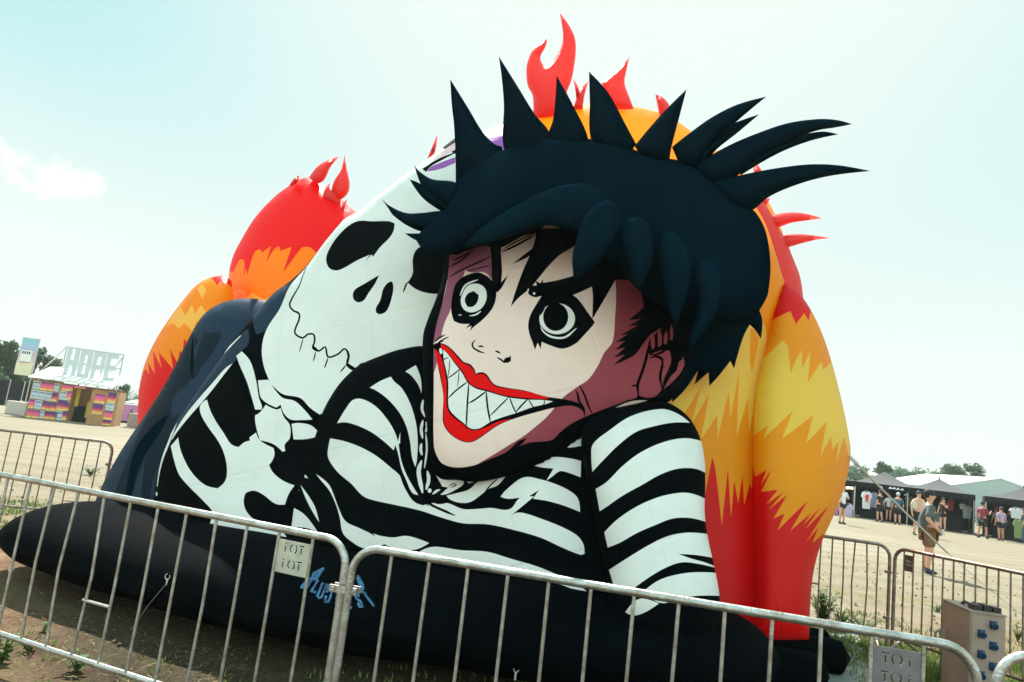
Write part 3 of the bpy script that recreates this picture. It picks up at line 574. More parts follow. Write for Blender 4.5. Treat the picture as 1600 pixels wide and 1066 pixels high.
for hn in (((440,90),(455,130),(400,190),(320,210),(275,250),(300,300),(320,330),(260,350),(200,300),(215,240),(230,195),(300,165),(390,150)), ((1110,240),(1095,290),(1130,330),(1190,380),(1220,450),(1200,550),(1150,590),(1140,500),(1130,430),(1080,330),(1060,285),(1080,255))):
    pc.append(catmull(Z(*hn), 2.0))
drape('emblem', pc, logo, base, SC)
# ================================================================ GROUND
gm = bpy.data.materials.new('dusty_ground'); gm.use_nodes = True
n = gm.node_tree.nodes; l = gm.node_tree.links; b = n['Principled BSDF']; b.inputs['Roughness'].default_value = .95; b.inputs['Specular IOR Level'].default_value = .15
tco = n.new('ShaderNodeTexCoord')
def noise(sc_, det=6, rough=.6, w=0):
    z = n.new('ShaderNodeTexNoise'); z.inputs['Scale'].default_value = sc_; z.inputs['Detail'].default_value = det; z.inputs['Roughness'].default_value = rough; z.inputs['Distortion'].default_value = w
    l.new(tco.outputs['Object'], z.inputs['Vector']); return z.outputs['Fac']
def mth(op, a, b_=None, c=None):
    s = n.new('ShaderNodeMath'); s.operation = op
    for i, q in enumerate((a, b_, c)):
        if q is None: continue
        if isinstance(q, (int, float)): s.inputs[i].default_value = q
        else: l.new(q, s.inputs[i])
    return s.outputs[0]
def sm(v, a, b_):
    s = n.new('ShaderNodeMapRange'); s.interpolation_type = 'SMOOTHSTEP'; s.inputs[1].default_value = a; s.inputs[2].default_value = b_; l.new(v, s.inputs[0]); return s.outputs[0]
def mixc(f, a, b_):
    k = n.new('ShaderNodeMix'); k.data_type = 'RGBA'; l.new(f, k.inputs[0]) if not isinstance(f, float) else setattr(k.inputs[0], 'default_value', f)
    for i, q in ((6, a), (7, b_)):
        if isinstance(q, tuple): k.inputs[i].default_value = (*q, 1)
        else: l.new(q, k.inputs[i])
    return k.outputs[2]
sep = n.new('ShaderNodeSeparateXYZ'); l.new(tco.outputs['Object'], sep.inputs[0])
big = noise(.35, 5, .6, .3); mid = noise(2.2, 8, .65, .4); fine = noise(38, 6, .75); peb = noise(120, 3, .7)
gravel = mixc(sm(fine, .3, .7), (.17, .145, .10), (.30, .265, .20)); gravel = mixc(mth('MULTIPLY', sm(noise(5.5, 8, .75, .4), .42, .6), .5), gravel, (.15, .13, .09)); gravel = mixc(sm(mid, .42, .62), gravel, (.235, .205, .15))
track = noise(.12, 3, .5); gravel = mixc(mth('MULTIPLY', sm(track, .45, .65), .5), gravel, (.30, .27, .21))
dirt = mixc(sm(fine, .3, .7), (.085, .045, .023), (.26, .15, .085)); dirt = mixc(sm(mid, .45, .7), dirt, (.30, .195, .12))
straw = mixc(sm(peb, .35, .65), (.11, .10, .035), (.20, .175, .08))
wv = n.new('ShaderNodeTexWave'); wv.wave_type = 'BANDS'; wv.bands_direction = 'Y'; wv.inputs['Scale'].default_value = .22; wv.inputs['Distortion'].default_value = 5; wv.inputs['Detail'].default_value = 3; wv.inputs['Detail Scale'].default_value = .4
l.new(tco.outputs['Object'], wv.inputs['Vector']); gravel = mixc(mth('MULTIPLY', sm(wv.outputs['Fac'], .55, .95), .35), gravel, (.15, .125, .085))
yy = mth('ADD', sep.outputs[1], mth('MULTIPLY', mth('SUBTRACT', big, .5), 5.0)); yy = mth('ADD', yy, mth('MULTIPLY', mth('SUBTRACT', mid, .5), 2.5))
col = mixc(sm(yy, 7.4, 10.2), dirt, gravel)
sm_far = mth('SUBTRACT', 1.0, sm(sep.outputs[1], 9.5, 16.0))
col = mixc(mth('MULTIPLY', mth('MULTIPLY', sm(noise(1.1, 7, .7, .5), .48, .62), sm_far), .75), col, straw)
shade_mask = mth('MULTIPLY', mth('MULTIPLY', sm(mth('ADD', sep.outputs[0], mth('MULTIPLY', sep.outputs[1], .55)), -1.2, .4), mth('SUBTRACT', 1.0, sm(sep.outputs[0], 2.6, 3.4))), mth('SUBTRACT', 1.0, sm(sep.outputs[1], 7.0, 8.0)))
col = mixc(mth('MULTIPLY', shade_mask, .85), col, mixc(sm(fine, .35, .65), (.010, .012, .006), (.040, .036, .022)))  # sculpture's shade painted into the ground colour around the base
gmask = mth('MULTIPLY', mth('MULTIPLY', sm(sep.outputs[0], 2.3, 3.4), sm(sep.outputs[1], 4.2, 5.0)), mth('SUBTRACT', 1.0, sm(mth('ADD', sep.outputs[1], mth('MULTIPLY', big, 1.5)), 7.8, 8.9)))
col = mixc(mth('MULTIPLY', mth('MULTIPLY', gmask, sm(mid, .38, .55)), .8), col, (.05, .085, .02))
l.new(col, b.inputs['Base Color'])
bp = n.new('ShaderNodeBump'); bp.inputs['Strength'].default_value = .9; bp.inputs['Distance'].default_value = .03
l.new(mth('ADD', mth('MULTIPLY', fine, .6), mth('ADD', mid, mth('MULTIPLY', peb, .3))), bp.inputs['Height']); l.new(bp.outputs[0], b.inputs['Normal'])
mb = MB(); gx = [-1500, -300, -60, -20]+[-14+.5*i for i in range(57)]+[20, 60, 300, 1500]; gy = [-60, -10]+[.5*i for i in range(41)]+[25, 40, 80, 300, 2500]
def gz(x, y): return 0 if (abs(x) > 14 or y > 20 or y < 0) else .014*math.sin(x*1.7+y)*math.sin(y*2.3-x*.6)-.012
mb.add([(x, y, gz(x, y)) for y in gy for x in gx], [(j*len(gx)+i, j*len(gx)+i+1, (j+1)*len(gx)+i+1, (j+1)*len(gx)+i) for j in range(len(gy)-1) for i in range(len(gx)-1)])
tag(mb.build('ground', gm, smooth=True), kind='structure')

# grass blades, clods and pebbles: beyond counting
def leafmat(nm, c1, c2): return mat(nm, c1, .65, var=.5, vscale=3, col2=c2, spec=.2, trans=.3)
gA = leafmat('grass_green', (.10, .19, .035), (.17, .17, .06)); gB = leafmat('weed_green', (.055, .13, .03), (.10, .17, .05))
def blades(mb, x, y, n_, h, sp, wd=.0055):
    for _ in range(n_):
        a = random.uniform(0, 6.283); r = sp*math.sqrt(random.random()); bx, by = x+r*math.cos(a), y+r*math.sin(a)
        hh = h*random.uniform(.4, 1.1); a = random.uniform(0, 6.283); le = random.uniform(.1, .8)*hh; c, s_ = math.cos(a), math.sin(a); w_ = wd*random.uniform(.7, 1.4)
        mb.add([(bx-s_*w_, by+c*w_, -.01), (bx+s_*w_, by-c*w_, -.01), (bx+c*le*.35+s_*w_*.7, by+s_*le*.35-c*w_*.7, hh*.6), (bx+c*le*.35-s_*w_*.7, by+s_*le*.35+c*w_*.7, hh*.6), (bx+c*le, by+s_*le, hh)], [(0, 1, 2, 3), (3, 2, 4)])
gr = MB()
def scatter(n_, fx, fy, h, per, sp, dens):
    for _ in range(n_):
        x, y = fx(), fy()
        if 2.2 < x < 3.45 and 4.9 < y < 7.3 and x < 3.0+.22*(y-4.9): continue
        if math.sin(x*1.9+1.3*math.sin(y*1.1))*math.sin(y*2.3+x*.7)+random.uniform(-.6, .6) < dens: continue
        blades(gr, x, y, per, h, sp)
U = random.uniform
scatter(2600, lambda: U(2.5, 6.4), lambda: U(4.4, 7.9), .075, 14, .10, -.55)
scatter(500, lambda: U(2.5, 6.4), lambda: U(4.4, 7.7), .10, 9, .06, .0)
scatter(420, lambda: U(3.6, 7.5), lambda: U(7.2, 9.8), .04, 9, .12, .2)
scatter(900, lambda: U(-9.0, -4.4), lambda: U(7.2, 10.5), .045, 13, .13, -.1)
scatter(260, lambda: U(-4.5, 3), lambda: U(3.3, 5.3), .035, 9, .1, .1)
scatter(160, lambda: U(-4.4, -1), lambda: U(2.8, 5.0), .03, 9, .08, .3)
scatter(260, lambda: U(-12, 14), lambda: U(10, 17), .035, 8, .2, .3)
tag(gr.build('grass', gA), kind='stuff')
pb = MB()
for _ in range(900):
    x, y = U(-5, 5), U(2.6, 7.5); s_ = U(.004, .011) if random.random() < .96 else U(.012, .02)
    pb.ball((x, y, s_*.2), s_, s_*U(.6, 1), s_*.6, 5, 4)
for _ in range(900):
    x, y = U(-9, 12), U(7.5, 18); s_ = U(.008, .022); pb.ball((x, y, s_*.2), s_, s_*U(.6, 1), s_*.6, 5, 4)
tag(pb.build('pebbles', mat('pebble_stone', (.17, .12, .08), .9, var=.5, vscale=2)), kind='stuff')
stw = MB()
for _ in range(5200):
    x, y = (U(-6, -1.5), U(2.7, 7.2)) if random.random() < .6 else (U(2.6, 7), U(4.6, 9.5)); a = U(0, 6.283); L_ = U(.02, .10); c, s_ = math.cos(a)*L_, math.sin(a)*L_; w_ = .0022; z0, z1 = U(.0, .012), U(.0, .03)
    stw.add([(x-s_*w_/L_, y+c*w_/L_, z0), (x+s_*w_/L_, y-c*w_/L_, z0), (x+c, y+s_, z1)], [(0, 1, 2)])
tag(stw.build('dry_straw', mat('straw', (.34, .26, .13), .8, var=.5, vscale=2, spec=.1)), kind='stuff')
def weed(px, py, h, nst, spread, label, name='weed', group=None, big_=.04, z=0):
    p = atz(px, py, z); t = thing(name, label, 'plant', (p.x, p.y, 0), 0, group); st = MB(); lf = MB()
    for _ in range(nst):
        a = U(0, 6.283); d = spread*U(.1, 1); hh = h*U(.55, 1.05); top = Vector((math.cos(a)*d, math.sin(a)*d, hh)); mid_ = top*.5+Vector((0, 0, hh*.12)); st.tube([(0, 0, -.02), mid_, top], [.006, .004, .002], 5)
        k = max(4, int(hh/.022))
        for i in range(k):
            f = .15+.85*i/k; c = (mid_*(f*2) if f < .5 else mid_.lerp(top, f*2-1)); b_ = U(0, 6.283); dr = Vector((math.cos(b_), math.sin(b_), U(-.1, .6))).normalized(); sd = dr.cross(Vector((0, 0, 1))).normalized(); L_ = big_*U(.7, 1.4)
            lf.add([c, c+dr*L_*.5+sd*L_*.26, c+dr*L_-Vector((0, 0, L_*.15)), c+dr*L_*.5-sd*L_*.26], [(0, 1, 2, 3)])
    st.build('stem', gB, t); lf.build('foliage', gB, t); return t
weed(1285, 978, .42, 42, .20, 'tall leafy weed growing against the right foot of the red flame', big_=.05)
weed(1312, 985, .24, 34, .26, 'low leafy weed patch right beside the taller weed at the flame', big_=.04)
weed(1350, 990, .18, 30, .3, 'low grassy weed clump between the flame and the rear barrier feet')
weed(120, 1045, .10, 12, .12, 'small green rosette of leaves on bare soil behind the lower rail of left barrier', big_=.05)
weed(47, 1015, .08, 9, .09, 'smallest green rosette on the brown soil near bottom left corner', big_=.04)
weed(2, 1035, .16, 14, .14, 'dark green weed cut by the left edge of the photo at the bottom', big_=.05)
weed(68, 985, .06, 6, .05, 'tiny sprout on soil just above the lower rail of left barrier', big_=.03)
weed(500//1+0, 0+1090, .10, 8, .1, 'weed in the dark shade below the barrier joint', big_=.04)
weed(141, 742, .16, 18, .25, 'bright green weed clump behind the far left barrier', big_=.06)
weed(1590, 1000, .2, 12, .2, 'grassy weed at the foot of right rear barrier behind the socket box', big_=.05)
weed(1465, 955, .1, 10, .15, 'low green weed on the gravel seen through right rear barrier', big_=.05)

# ================================================================ BARRIERS
galv = mat('galvanised_steel', (.50, .53, .53), .38, .85, var=.35, vscale=16, bump=.25, bscale=90, col2=(.30, .28, .24))
galv2 = mat('dull_galvanised_steel', (.30, .28, .26), .5, .7, var=.35, vscale=12, bump=.25, bscale=90, col2=(.17, .11, .075))
platem = mat('pale_plate_paint', (.50, .52, .44), .6, 0, var=.3, vscale=14); platem2 = mat('grey_plate_steel', (.20, .20, .22), .6, .3, var=.25, vscale=14)
def lettercut():
    """the outlines cut out of a plate: small i, O and T, twice"""
    out = []
    for oy in (.045, -.035):
        def rc(x0, x1, y0, y1): out.append([(x0, y0+oy), (x1, y0+oy), (x1, y1+oy), (x0, y1+oy)])
        rc(-.058, -.050, -.022, .008); rc(-.058, -.050, .015, .024)
        for s_ in (-1, 1):
            o_ = [(-.002+s_*(.004+.020*math.cos(t)), oy+.024*math.sin(t)) for t in (-1.35+2.7*i/8 for i in range(9))]; i_ = [(-.002+s_*(.004+.012*math.cos(t)), oy+.016*math.sin(t)) for t in (1.2-2.4*i/8 for i in range(9))]
            out.append(o_+i_)
        rc(.030, .062, .016, .024); rc(.042, .050, -.022, .014)
    return out
def plate(x0, x1, z1, z0, m, parent, flip=1):
    cx, cz = (x0+x1)/2, (z0+z1)/2; k = (x1-x0)/.165*.82
    rect = [(x0, z0), (x1, z0), (x1, z1), (x0, z1)]; cuts = [[(cx+x*k*flip, cz+y*k) for x, y in c] for c in lettercut()]
    vs = [Vector(p) for p in rect]; ed = [(0, 1), (1, 2), (2, 3), (3, 0)]
    for c in cuts:
        o_ = len(vs); vs += [Vector(p) for p in c]; ed += [(o_+i, o_+(i+1) % len(c)) for i in range(len(c))]
    v2, _, t3, *_r = delaunay_2d_cdt(vs, ed, [], 0, 1e-5, False)
    def ins(p, c):
        r_ = False
        for i in range(len(c)):
            (xa_, ya_), (xb, yb) = c[i-1], c[i]
            if (ya_ > p.y) != (yb > p.y) and p.x < (xb-xa_)*(p.y-ya_)/(yb-ya_)+xa_: r_ = not r_
        return r_
    tr = [tuple(t) for t in t3 if not any(ins((v2[t[0]]+v2[t[1]]+v2[t[2]])/3, c) for c in cuts)]
    me_ = bmesh.new(); V_ = [me_.verts.new((q.x, 0, q.y)) for q in v2]
    for t in tr: me_.faces.new([V_[i] for i in t])
    bmesh.ops.recalc_face_normals(me_, faces=me_.faces)
    g = bmesh.ops.extrude_face_region(me_, geom=list(me_.faces)); bmesh.ops.translate(me_, verts=[e for e in g['geom'] if isinstance(e, bmesh.types.BMVert)], vec=(0, .003, 0))
    me = bpy.data.meshes.new('plate'); me_.to_mesh(me); me_.free(); return link('plate', me, parent, [m], False)
def barrier(a, b_, label, nb=13, H=1.08, steel=None, plate_at=None, bends={}, strut=None, feet=True, rr=.019, group='steel crowd barriers', flip=1, hooks=True, pm_=None):
    steel = steel or galv; d = Vector((b_.x-a.x, b_.y-a.y, 0)); Lb = d.length
    t = thing('crowd_barrier', label, 'barrier', (a.x, a.y, 0), math.atan2(d.y, d.x), group)
    zb, c, q = .17, .13, []
    for cx, a0, a1 in ((c, math.pi, math.pi/2), (Lb-c, math.pi/2, 0)): q += [(cx+c*math.cos(a0+(a1-a0)*i/8), 0, H-c+c*math.sin(a0+(a1-a0)*i/8)) for i in range(9)]
    mb = MB(); mb.tube([(0, 0, .04)]+[(0, 0, .5), (0, 0, .8)]+q+[(Lb, 0, .8), (Lb, 0, .5), (Lb, 0, .04)], rr, 12); mb.build('frame', steel, t, True)
    mb = MB(); mb.tube([(0, 0, zb), (Lb/2, 0, zb-.004), (Lb, 0, zb)], rr*.85, 10); mb.build('lower_rail', steel, t, True)
    g = Lb/(nb+1); xs = [g*(i+1) for i in range(nb)]
    for i, x in enumerate(xs):
        bx, by = bends.get(i, (U(-.004, .004), U(-.004, .004)))
        mb = MB(); mb.tube([(x, 0, zb+.005), (x+bx*.5, by*.5, zb+.2), (x+bx, by, .62), (x+bx*.6, by*.6, .8), (x, 0, H-.01)], .0085, 8); mb.build('bar', steel, t, True)
    if plate_at is not None:
        i = plate_at; plate(xs[i]+.006, xs[i+1]-.006, H-.05, H-.05-.165, pm_ or platem, t, flip)
    if strut is not None:
        i, z = strut; mb = MB(); mb.tube([(xs[i], 0, z), (xs[i+1], 0, z)], .009, 8); mb.build('cross_strut', steel, t, True)
    if feet:
        for x in (.12, Lb-.12):
            mb = MB(); mb.tube([(x, -.26, .015), (x, -.22, .06), (x, 0, zb), (x, .22, .06), (x, .26, .015)], .016, 8); mb.tube([(x-.1, 0, zb-.0), (x+.03, -.03, .1), (x, -.2, .06)], .010, 6); mb.build('foot', steel, t, True)
    for z in (.32, H-.28) if hooks else ():
        mb = MB(); mb.tube([(Lb+.005, 0, z), (Lb+.03, -.022, z), (Lb+.075, -.024, z), (Lb+.085, 0, z)], .006, 6); mb.tube([(Lb-.022, 0, z-.015), (Lb-.022, 0, z+.015)], .026, 10); mb.build('hook', steel, t, True)
    return t, Lb
HB = 1.08
a1 = atz(-2, 741, HB); b1 = atz(519, 842, HB); d1 = (b1-a1).normalized(); a1 = a1-d1*.12; b1 = b1+d1*.1
barrier(a1, b1, 'front steel barrier at left with pale plate, bent bars and one cross strut', 12, plate_at=10, strut=(4, .48), bends={3: (-.03, .0), 4: (.03, .0), 2: (-.02, 0), 8: (.012, 0), 5: (.006, 0), 0: (.01, 0), 6: (.008, 0)}, feet=True, hooks=False)
a2 = atz(585, 858, HB); b2 = atz(1462, 1004, HB); d2 = (b2-a2).normalized(); a2 = a2-d2*.10; b2 = b2+d2*.15
barrier(a2, b2, 'front steel barrier in the middle crossing below the striped arm, grey plate at right', 13, plate_at=11, pm_=platem2, flip=-1, bends={4: (.004, 0)})
a3 = atz(1570, 1018, HB); a3 = a3-Vector((.03, 0, 0)); b3 = a3+Vector((2.3, -.45, 0))
barrier(a3, b3, 'front barrier of which only a rounded corner shows at bottom right of photo', 13, steel=galv)
# double clamp where the two front barriers meet
cj = (b1+a2)/2; t = thing('pipe_clamp', 'steel clamp joining left and middle front barriers in front of blue emblem', 'clamp', (cj.x, cj.y, .865), math.atan2(d2.y, d2.x))
mb = MB(); mb.box(-.07, .07, -.034, -.022, -.016, .016); mb.box(-.07, .07, .022, .030, -.016, .016); mb.build('clamp_plate', galv, t)
for x in (-.05, .05):
    mb = MB(); mb.tube([(x, -.045, 0), (x, .045, 0)], .007, 6); mb.tube([(x, -.044, 0), (x, -.034, 0)], .012, 6); mb.build('bolt', galv, t)
for tt in (barrier(atz(1150, 818, 1.08), atz(1391, 853, 1.08), 'rear right barrier just beside the flame, its bars slightly bent', 13, steel=galv2, bends={11: (.02, 0), 10: (-.02, 0), 9: (.01, 0)}, strut=(6, .55), rr=.018), ): pass
barrier(atz(1399, 856, 1.08), atz(1640, 905, 1.08), 'rear right barrier with small brown plate in front of man in grey shirt', 13, steel=galv2, plate_at=0, pm_=mat('brown_plate', (.12, .10, .09), .6, .3, var=.2), rr=.018, flip=-1)
barrier(atz(-150, 655, 1.08), atz(178, 692, 1.08), 'rear left barrier on dry grass in front of the poster stall', 15, steel=galv2, rr=.018, strut=(12, .3))
# ================================================================ ROPES, TARP, SOCKET BOX
ropem = mat('pale_webbing', (.55, .54, .50), .8, var=.2, vscale=40)
tp = atz(1395, 1000, 0)
mb = MB(); nx, ny = 14, 12; P0, P1, P2, P3 = atz(1235, 1000, 0), atz(1352, 984, 0), atz(1372, 1110, 0), atz(1215, 1130, 0)
P1 = atz(1340, 990, 0)
for lay in (0, 1):
    for j in range(ny+1):
        for i in range(nx+1):
            p = P0.lerp(P1, i/nx).lerp(P3.lerp(P2, i/nx), j/ny); mb.v.append((p.x, p.y, .02-lay*.012+.010*math.sin(p.x*9+p.y*3)*math.sin(p.y*7)+.006*math.sin(p.x*21)))
K_ = (nx+1)*(ny+1)
for j in range(ny):
    for i in range(nx):
        a = j*(nx+1)+i; mb.f.append((a, a+nx+1, a+nx+2, a+1)); mb.f.append((K_+a, K_+a+1, K_+a+nx+2, K_+a+nx+1))
ring = [i for i in range(nx)]+[nx+j*(nx+1) for j in range(ny)]+[ny*(nx+1)+nx-i for i in range(nx)]+[(ny-j)*(nx+1) for j in range(ny)]
for a, b_ in zip(ring, ring[1:]+ring[:1]): mb.f.append((a, b_, K_+b_, K_+a))
o = mb.build('tarpaulin', mat('pale_tarp', (.17, .205, .19), .6, var=.2, vscale=5, bump=.3, bscale=14), None, True); tag(o, 'pale grey tarpaulin on the ground below the red flame at the right', 'tarpaulin')
pa = at(1326, 712, 6.75); pe = atz(1650, 1000, .1); k1 = .42
t = thing('guy_rope', 'pale webbing strap running down from the right flame past the man', 'rope', tuple(pa))
cat = lambda f: pa.lerp(pe, f)-pa+Vector((0, 0, -.10*math.sin(math.pi*f)))
mb = MB(); mb.tube([cat(i/12*k1) for i in range(13)], [.006]+[.010]*12, 6); mb.build('strap', ropem, t, True)
mb = MB(); mb.tube([cat(k1+(1-k1)*i/12) for i in range(13)], .0035, 5); mb.build('cord', ropem, t, True)
mb = MB(); mb.tube([Vector((-.03, .05, -.02)), Vector((.02, 0, .0)), cat(.03)+Vector((0, 0, .02)), cat(.06), cat(.03)-Vector((0, 0, .02)), Vector((.0, 0, -.02))], .004, 5); mb.build('loop', ropem, t, True)
def tether(px, py, gx_, gy_, lab):
    bpy.context.view_layer.update()
    V0 = [base.matrix_world @ v.co for v in base.data.vertices]; bv = BVHTree.FromPolygons(V0, [tuple(p.vertices) for p in base.data.polygons])
    d = pray(px, py).normalized(); h = bv.ray_cast(Vector((0, 0, CAMZ)), d); q = h[0]-d*.015 if h[0] else at(px, py, 5)
    t = thing('tether', lab, 'tether', tuple(q)); mb = MB()
    mb.tube([(0, 0, -.05), (0, -.006, .0)], .007, 6); mb.build('tab', ropem, t)
    mb = MB(); mb.tube([(.017*math.cos(a), -.012, .02+.020*math.sin(a)) for a in (1.9+i*.62 for i in range(9))], .003, 5); mb.build('ring', ropem, t, True)
    if gx_: g = atz(gx_, gy_, .01)-q; mb = MB(); mb.tube([(0, -.01, -.03), g*.5-Vector((0, .01, .0)), g], .003, 5); mb.build('cord', mat('grey_cord', (.16, .16, .15), .8), t, True)
tether(262, 905, 204, 985, 'thin cord from a ring on the black base to the ground behind left barrier')
tether(806, 1050, None, None, 'pale webbing tab with open ring on the black base at bottom centre')
tether(18, 893, None, None, 'small pale hook hanging on the far left end of the black base')
# socket box
beige = mat('beige_painted_steel', (.33, .26, .22), .55, var=.22, vscale=5); bxd = mat('black_plastic', (.012, .012, .014), .5); bl = mat('blue_plastic', (.006, .045, .11), .4)
p0 = atz(1513, 1104, 0); t = thing('socket_box', 'beige power distribution box with six blue sockets standing by rear right barrier', 'power box', (p0.x, p0.y, 0), R(-10)); hb = .75; wf = .275; dp = .50
mb = MB(); mb.box(0, wf, 0, dp, .04, hb); b_ = mb.build('housing', beige, t); md = b_.modifiers.new('b', 'BEVEL'); md.width = .008; md.segments = 2
mb = MB(); mb.box(-.006, wf+.006, -.008, dp+.01, hb, hb+.012); mb.build('lid', beige, t)
mb = MB(); mb.box(.012, wf-.012, -.007, -.001, .07, hb-.02); mb.build('front_panel', beige, t)
mb = MB(); mb.box(-.035, -.0, dp-.07, dp-.03, .36, .50); mb.tube([(-.03, dp-.05, .5), (-.075, dp-.05, .47), (-.075, dp-.05, .36), (-.03, dp-.05, .34)], .012, 6); mb.build('handle', beige, t)
mb = MB()
for k in range(3): mb.box(.06+.075*k, .12+.075*k, .06, .17, hb+.012, hb+.055+.008*(k % 2)); mb.tube([(.09+.075*k, .17, hb+.035), (.09+.075*k, .3, hb+.04), (.10+.075*k, dp+.03, hb-.1)], .013, 6)
mb.build('cable_plug', bxd, t)
for k in range(6):
    x = .175 if k % 2 == 0 else .085; z = hb-.075-.082*k; mb = MB()
    mb.tube([(x, -.010, z), (x, -.020, z-.003), (x, -.034, z-.010)], [.030, .027, .025], 12); mb.box(x-.028, x+.028, -.014, -.008, z-.034, z+.030)
    so_ = mb.build('socket', bl, t); mb = MB(); mb.tube([(x, -.032, z-.008), (x, -.042, z-.012)], [.028, .027], 12); mb.build('socket_cap', bl, so_)
mb = MB(); mb.box(.03, .05, 0.02, dp-.02, 0, .04); mb.box(wf-.05, wf-.03, .02, dp-.02, 0, .04); mb.build('foot', bxd, t)
g1 = atz(1462, 1066, .0); mb = MB(); g2 = at(1471, 1022, g1.y+.1); mb.tube([g1-Vector((0, 0, .05)), (g1+g2)/2+Vector((.015, 0, 0)), g2], .007, 6); tag(mb.build('cable', bxd, None, True), 'black cable rising from the grass left of the socket box', 'cable')

# ================================================================ TENTS AND MARQUEE
tentroof = mat('grey_canopy_cloth', (.055, .06, .062), .75, var=.15, vscale=2); tentw = mat('black_canopy_cloth', (.006, .009, .012), .8, spec=.2)
alu = mat('aluminium_pole', (.45, .46, .46), .4, .6); woodt = mat('dark_table', (.03, .025, .02), .7)
def canopy(x, y, w_, d_, label, rz=0, he=2.25, hp=3.25, left=True, right=True, cat_='tent'):
    t = thing('canopy_tent', label, 'tent', (x, y, 0), rz, 'black market tents'); mb = MB(); n_ = 8
    V_ = []
    for k in range(n_+1):
        f = k/n_; z = he+(hp-he)*(f*.62+.38*f*f); a_, b_ = w_/2*(1-f), d_/2*(1-f); V_.append([(-a_, -b_, z), (a_, -b_, z), (a_, b_, z), (-a_, b_, z)])
    for k in range(n_):
        for i in range(4): mb.add([V_[k][i], V_[k][(i+1) % 4], V_[k+1][(i+1) % 4], V_[k+1][i]], [(0, 1, 2, 3)])
    mb.build('roof', tentroof, t)
    mb = MB(); mb.tube([(0, 0, hp-.05), (0, 0, hp+.12)], [.06, .02], 6); mb.build('finial', tentroof, t)
    mb = MB(); e = .012
    for sgn in (-1, 1): mb.box(-w_/2-e, w_/2+e, sgn*d_/2-e, sgn*d_/2+e, he-.30, he+.004); mb.box(sgn*w_/2-e, sgn*w_/2+e, -d_/2+e, d_/2-e, he-.30, he+.004)
    mb.build('valance', tentw, t)
    for sx in (-1, 1):
        for sy in (-1, 1): mb = MB(); mb.tube([(sx*(w_/2-.05), sy*(d_/2-.05), 0), (sx*(w_/2-.05), sy*(d_/2-.05), he-.01)], .028, 6); mb.tube([(sx*(w_/2-.05), sy*(d_/2-.05), 0), (sx*(w_/2-.05), sy*(d_/2-.05), .02)], .09, 6); mb.build('leg', alu, t)
    mb = MB(); mb.box(-w_/2, w_/2, d_/2-.03, d_/2-.016, .02, he-.3)
    if left: mb.box(-w_/2+.0, -w_/2+.012, -d_/2+.12, d_/2-.05, .02, he-.3)
    if right: mb.box(w_/2-.012, w_/2, -d_/2+.12, d_/2-.05, .02, he-.3)
    mb.build('side_wall', tentw, t)
    mb = MB(); mb.box(-w_/2+.4, w_/2-.5, -d_/2+.9, -d_/2+1.5, .0, .85); mb.build('counter', tentw, t)
    return t
def tent_at(px, py, Yc, w_, d_, label, he=2.1, tilt=0):
    p = at(px, py, Yc); return canopy(p.x, p.y, w_, d_, label, rz=-math.atan2(p.x, p.y)+tilt, hp=p.z, he=he)
T1 = tent_at(1287, 741, 43.5, 3.6, 3.2, 'black tent with warm bulbs half hidden behind the red flame'); T2 = tent_at(1383, 737, 42, 3.35, 3.2, 'black tent with hanging white shirt, left of man in open shirt', tilt=R(2))
T3 = tent_at(1468, 748, 39.5, 3.2, 3.2, 'black tent right behind the man in the grey shirt', tilt=R(2)); T4 = tent_at(1600, 762, 36.5, 3.5, 3.2, 'black tent cut by the right edge of the photo', tilt=R(4))
bulb = bpy.data.materials.new('lit_bulb'); bulb.use_nodes = True; bb = bulb.node_tree.nodes['Principled BSDF']; bb.inputs['Emission Color'].default_value = (1, .62, .22, 1); bb.inputs['Emission Strength'].default_value = 2.2
for k, (x, y) in enumerate(((1324,762.5),(1326.5,762.3),(1331,763))): p = at(x, y, 40.2); mb = MB(); mb.ball(p, .07); tag(mb.build('light_bulb', bulb, None, True), ('leftmost of three warm bulbs in the half hidden tent', 'middle one of three warm bulbs in the half hidden tent', 'rightmost of three warm bulbs in the half hidden tent')[k], 'bulb', 'warm bulbs in the half hidden tent')
capm = mat('pale_shade', (.5, .55, .55), .6)
for k, (x, y) in enumerate(((1376.5,762),(1391.5,763.5),(1397.5,764),(1403.5,765),(1410,766),(1415.5,774))):
    p = at(x, y, 40.0); mb = MB(); mb.tube([p+Vector((0, 0, .09)), p, p-Vector((0, 0, .02))], [.02, .10, .10], 8); tag(mb.build('display_cap', capm, None, True), ('pale cap hung under the eave at the peak of second tent, apart from the row', 'first pale cap of the row under the eave right of the strap', 'second pale cap of the row under the eave right of the strap', 'third pale cap of the row under the eave right of the strap', 'rightmost pale cap of the level row under the second tent eave', 'lowest pale cap, hanging below and right of the row under the eave')[k], 'cap', 'pale caps hung under the tent eave')
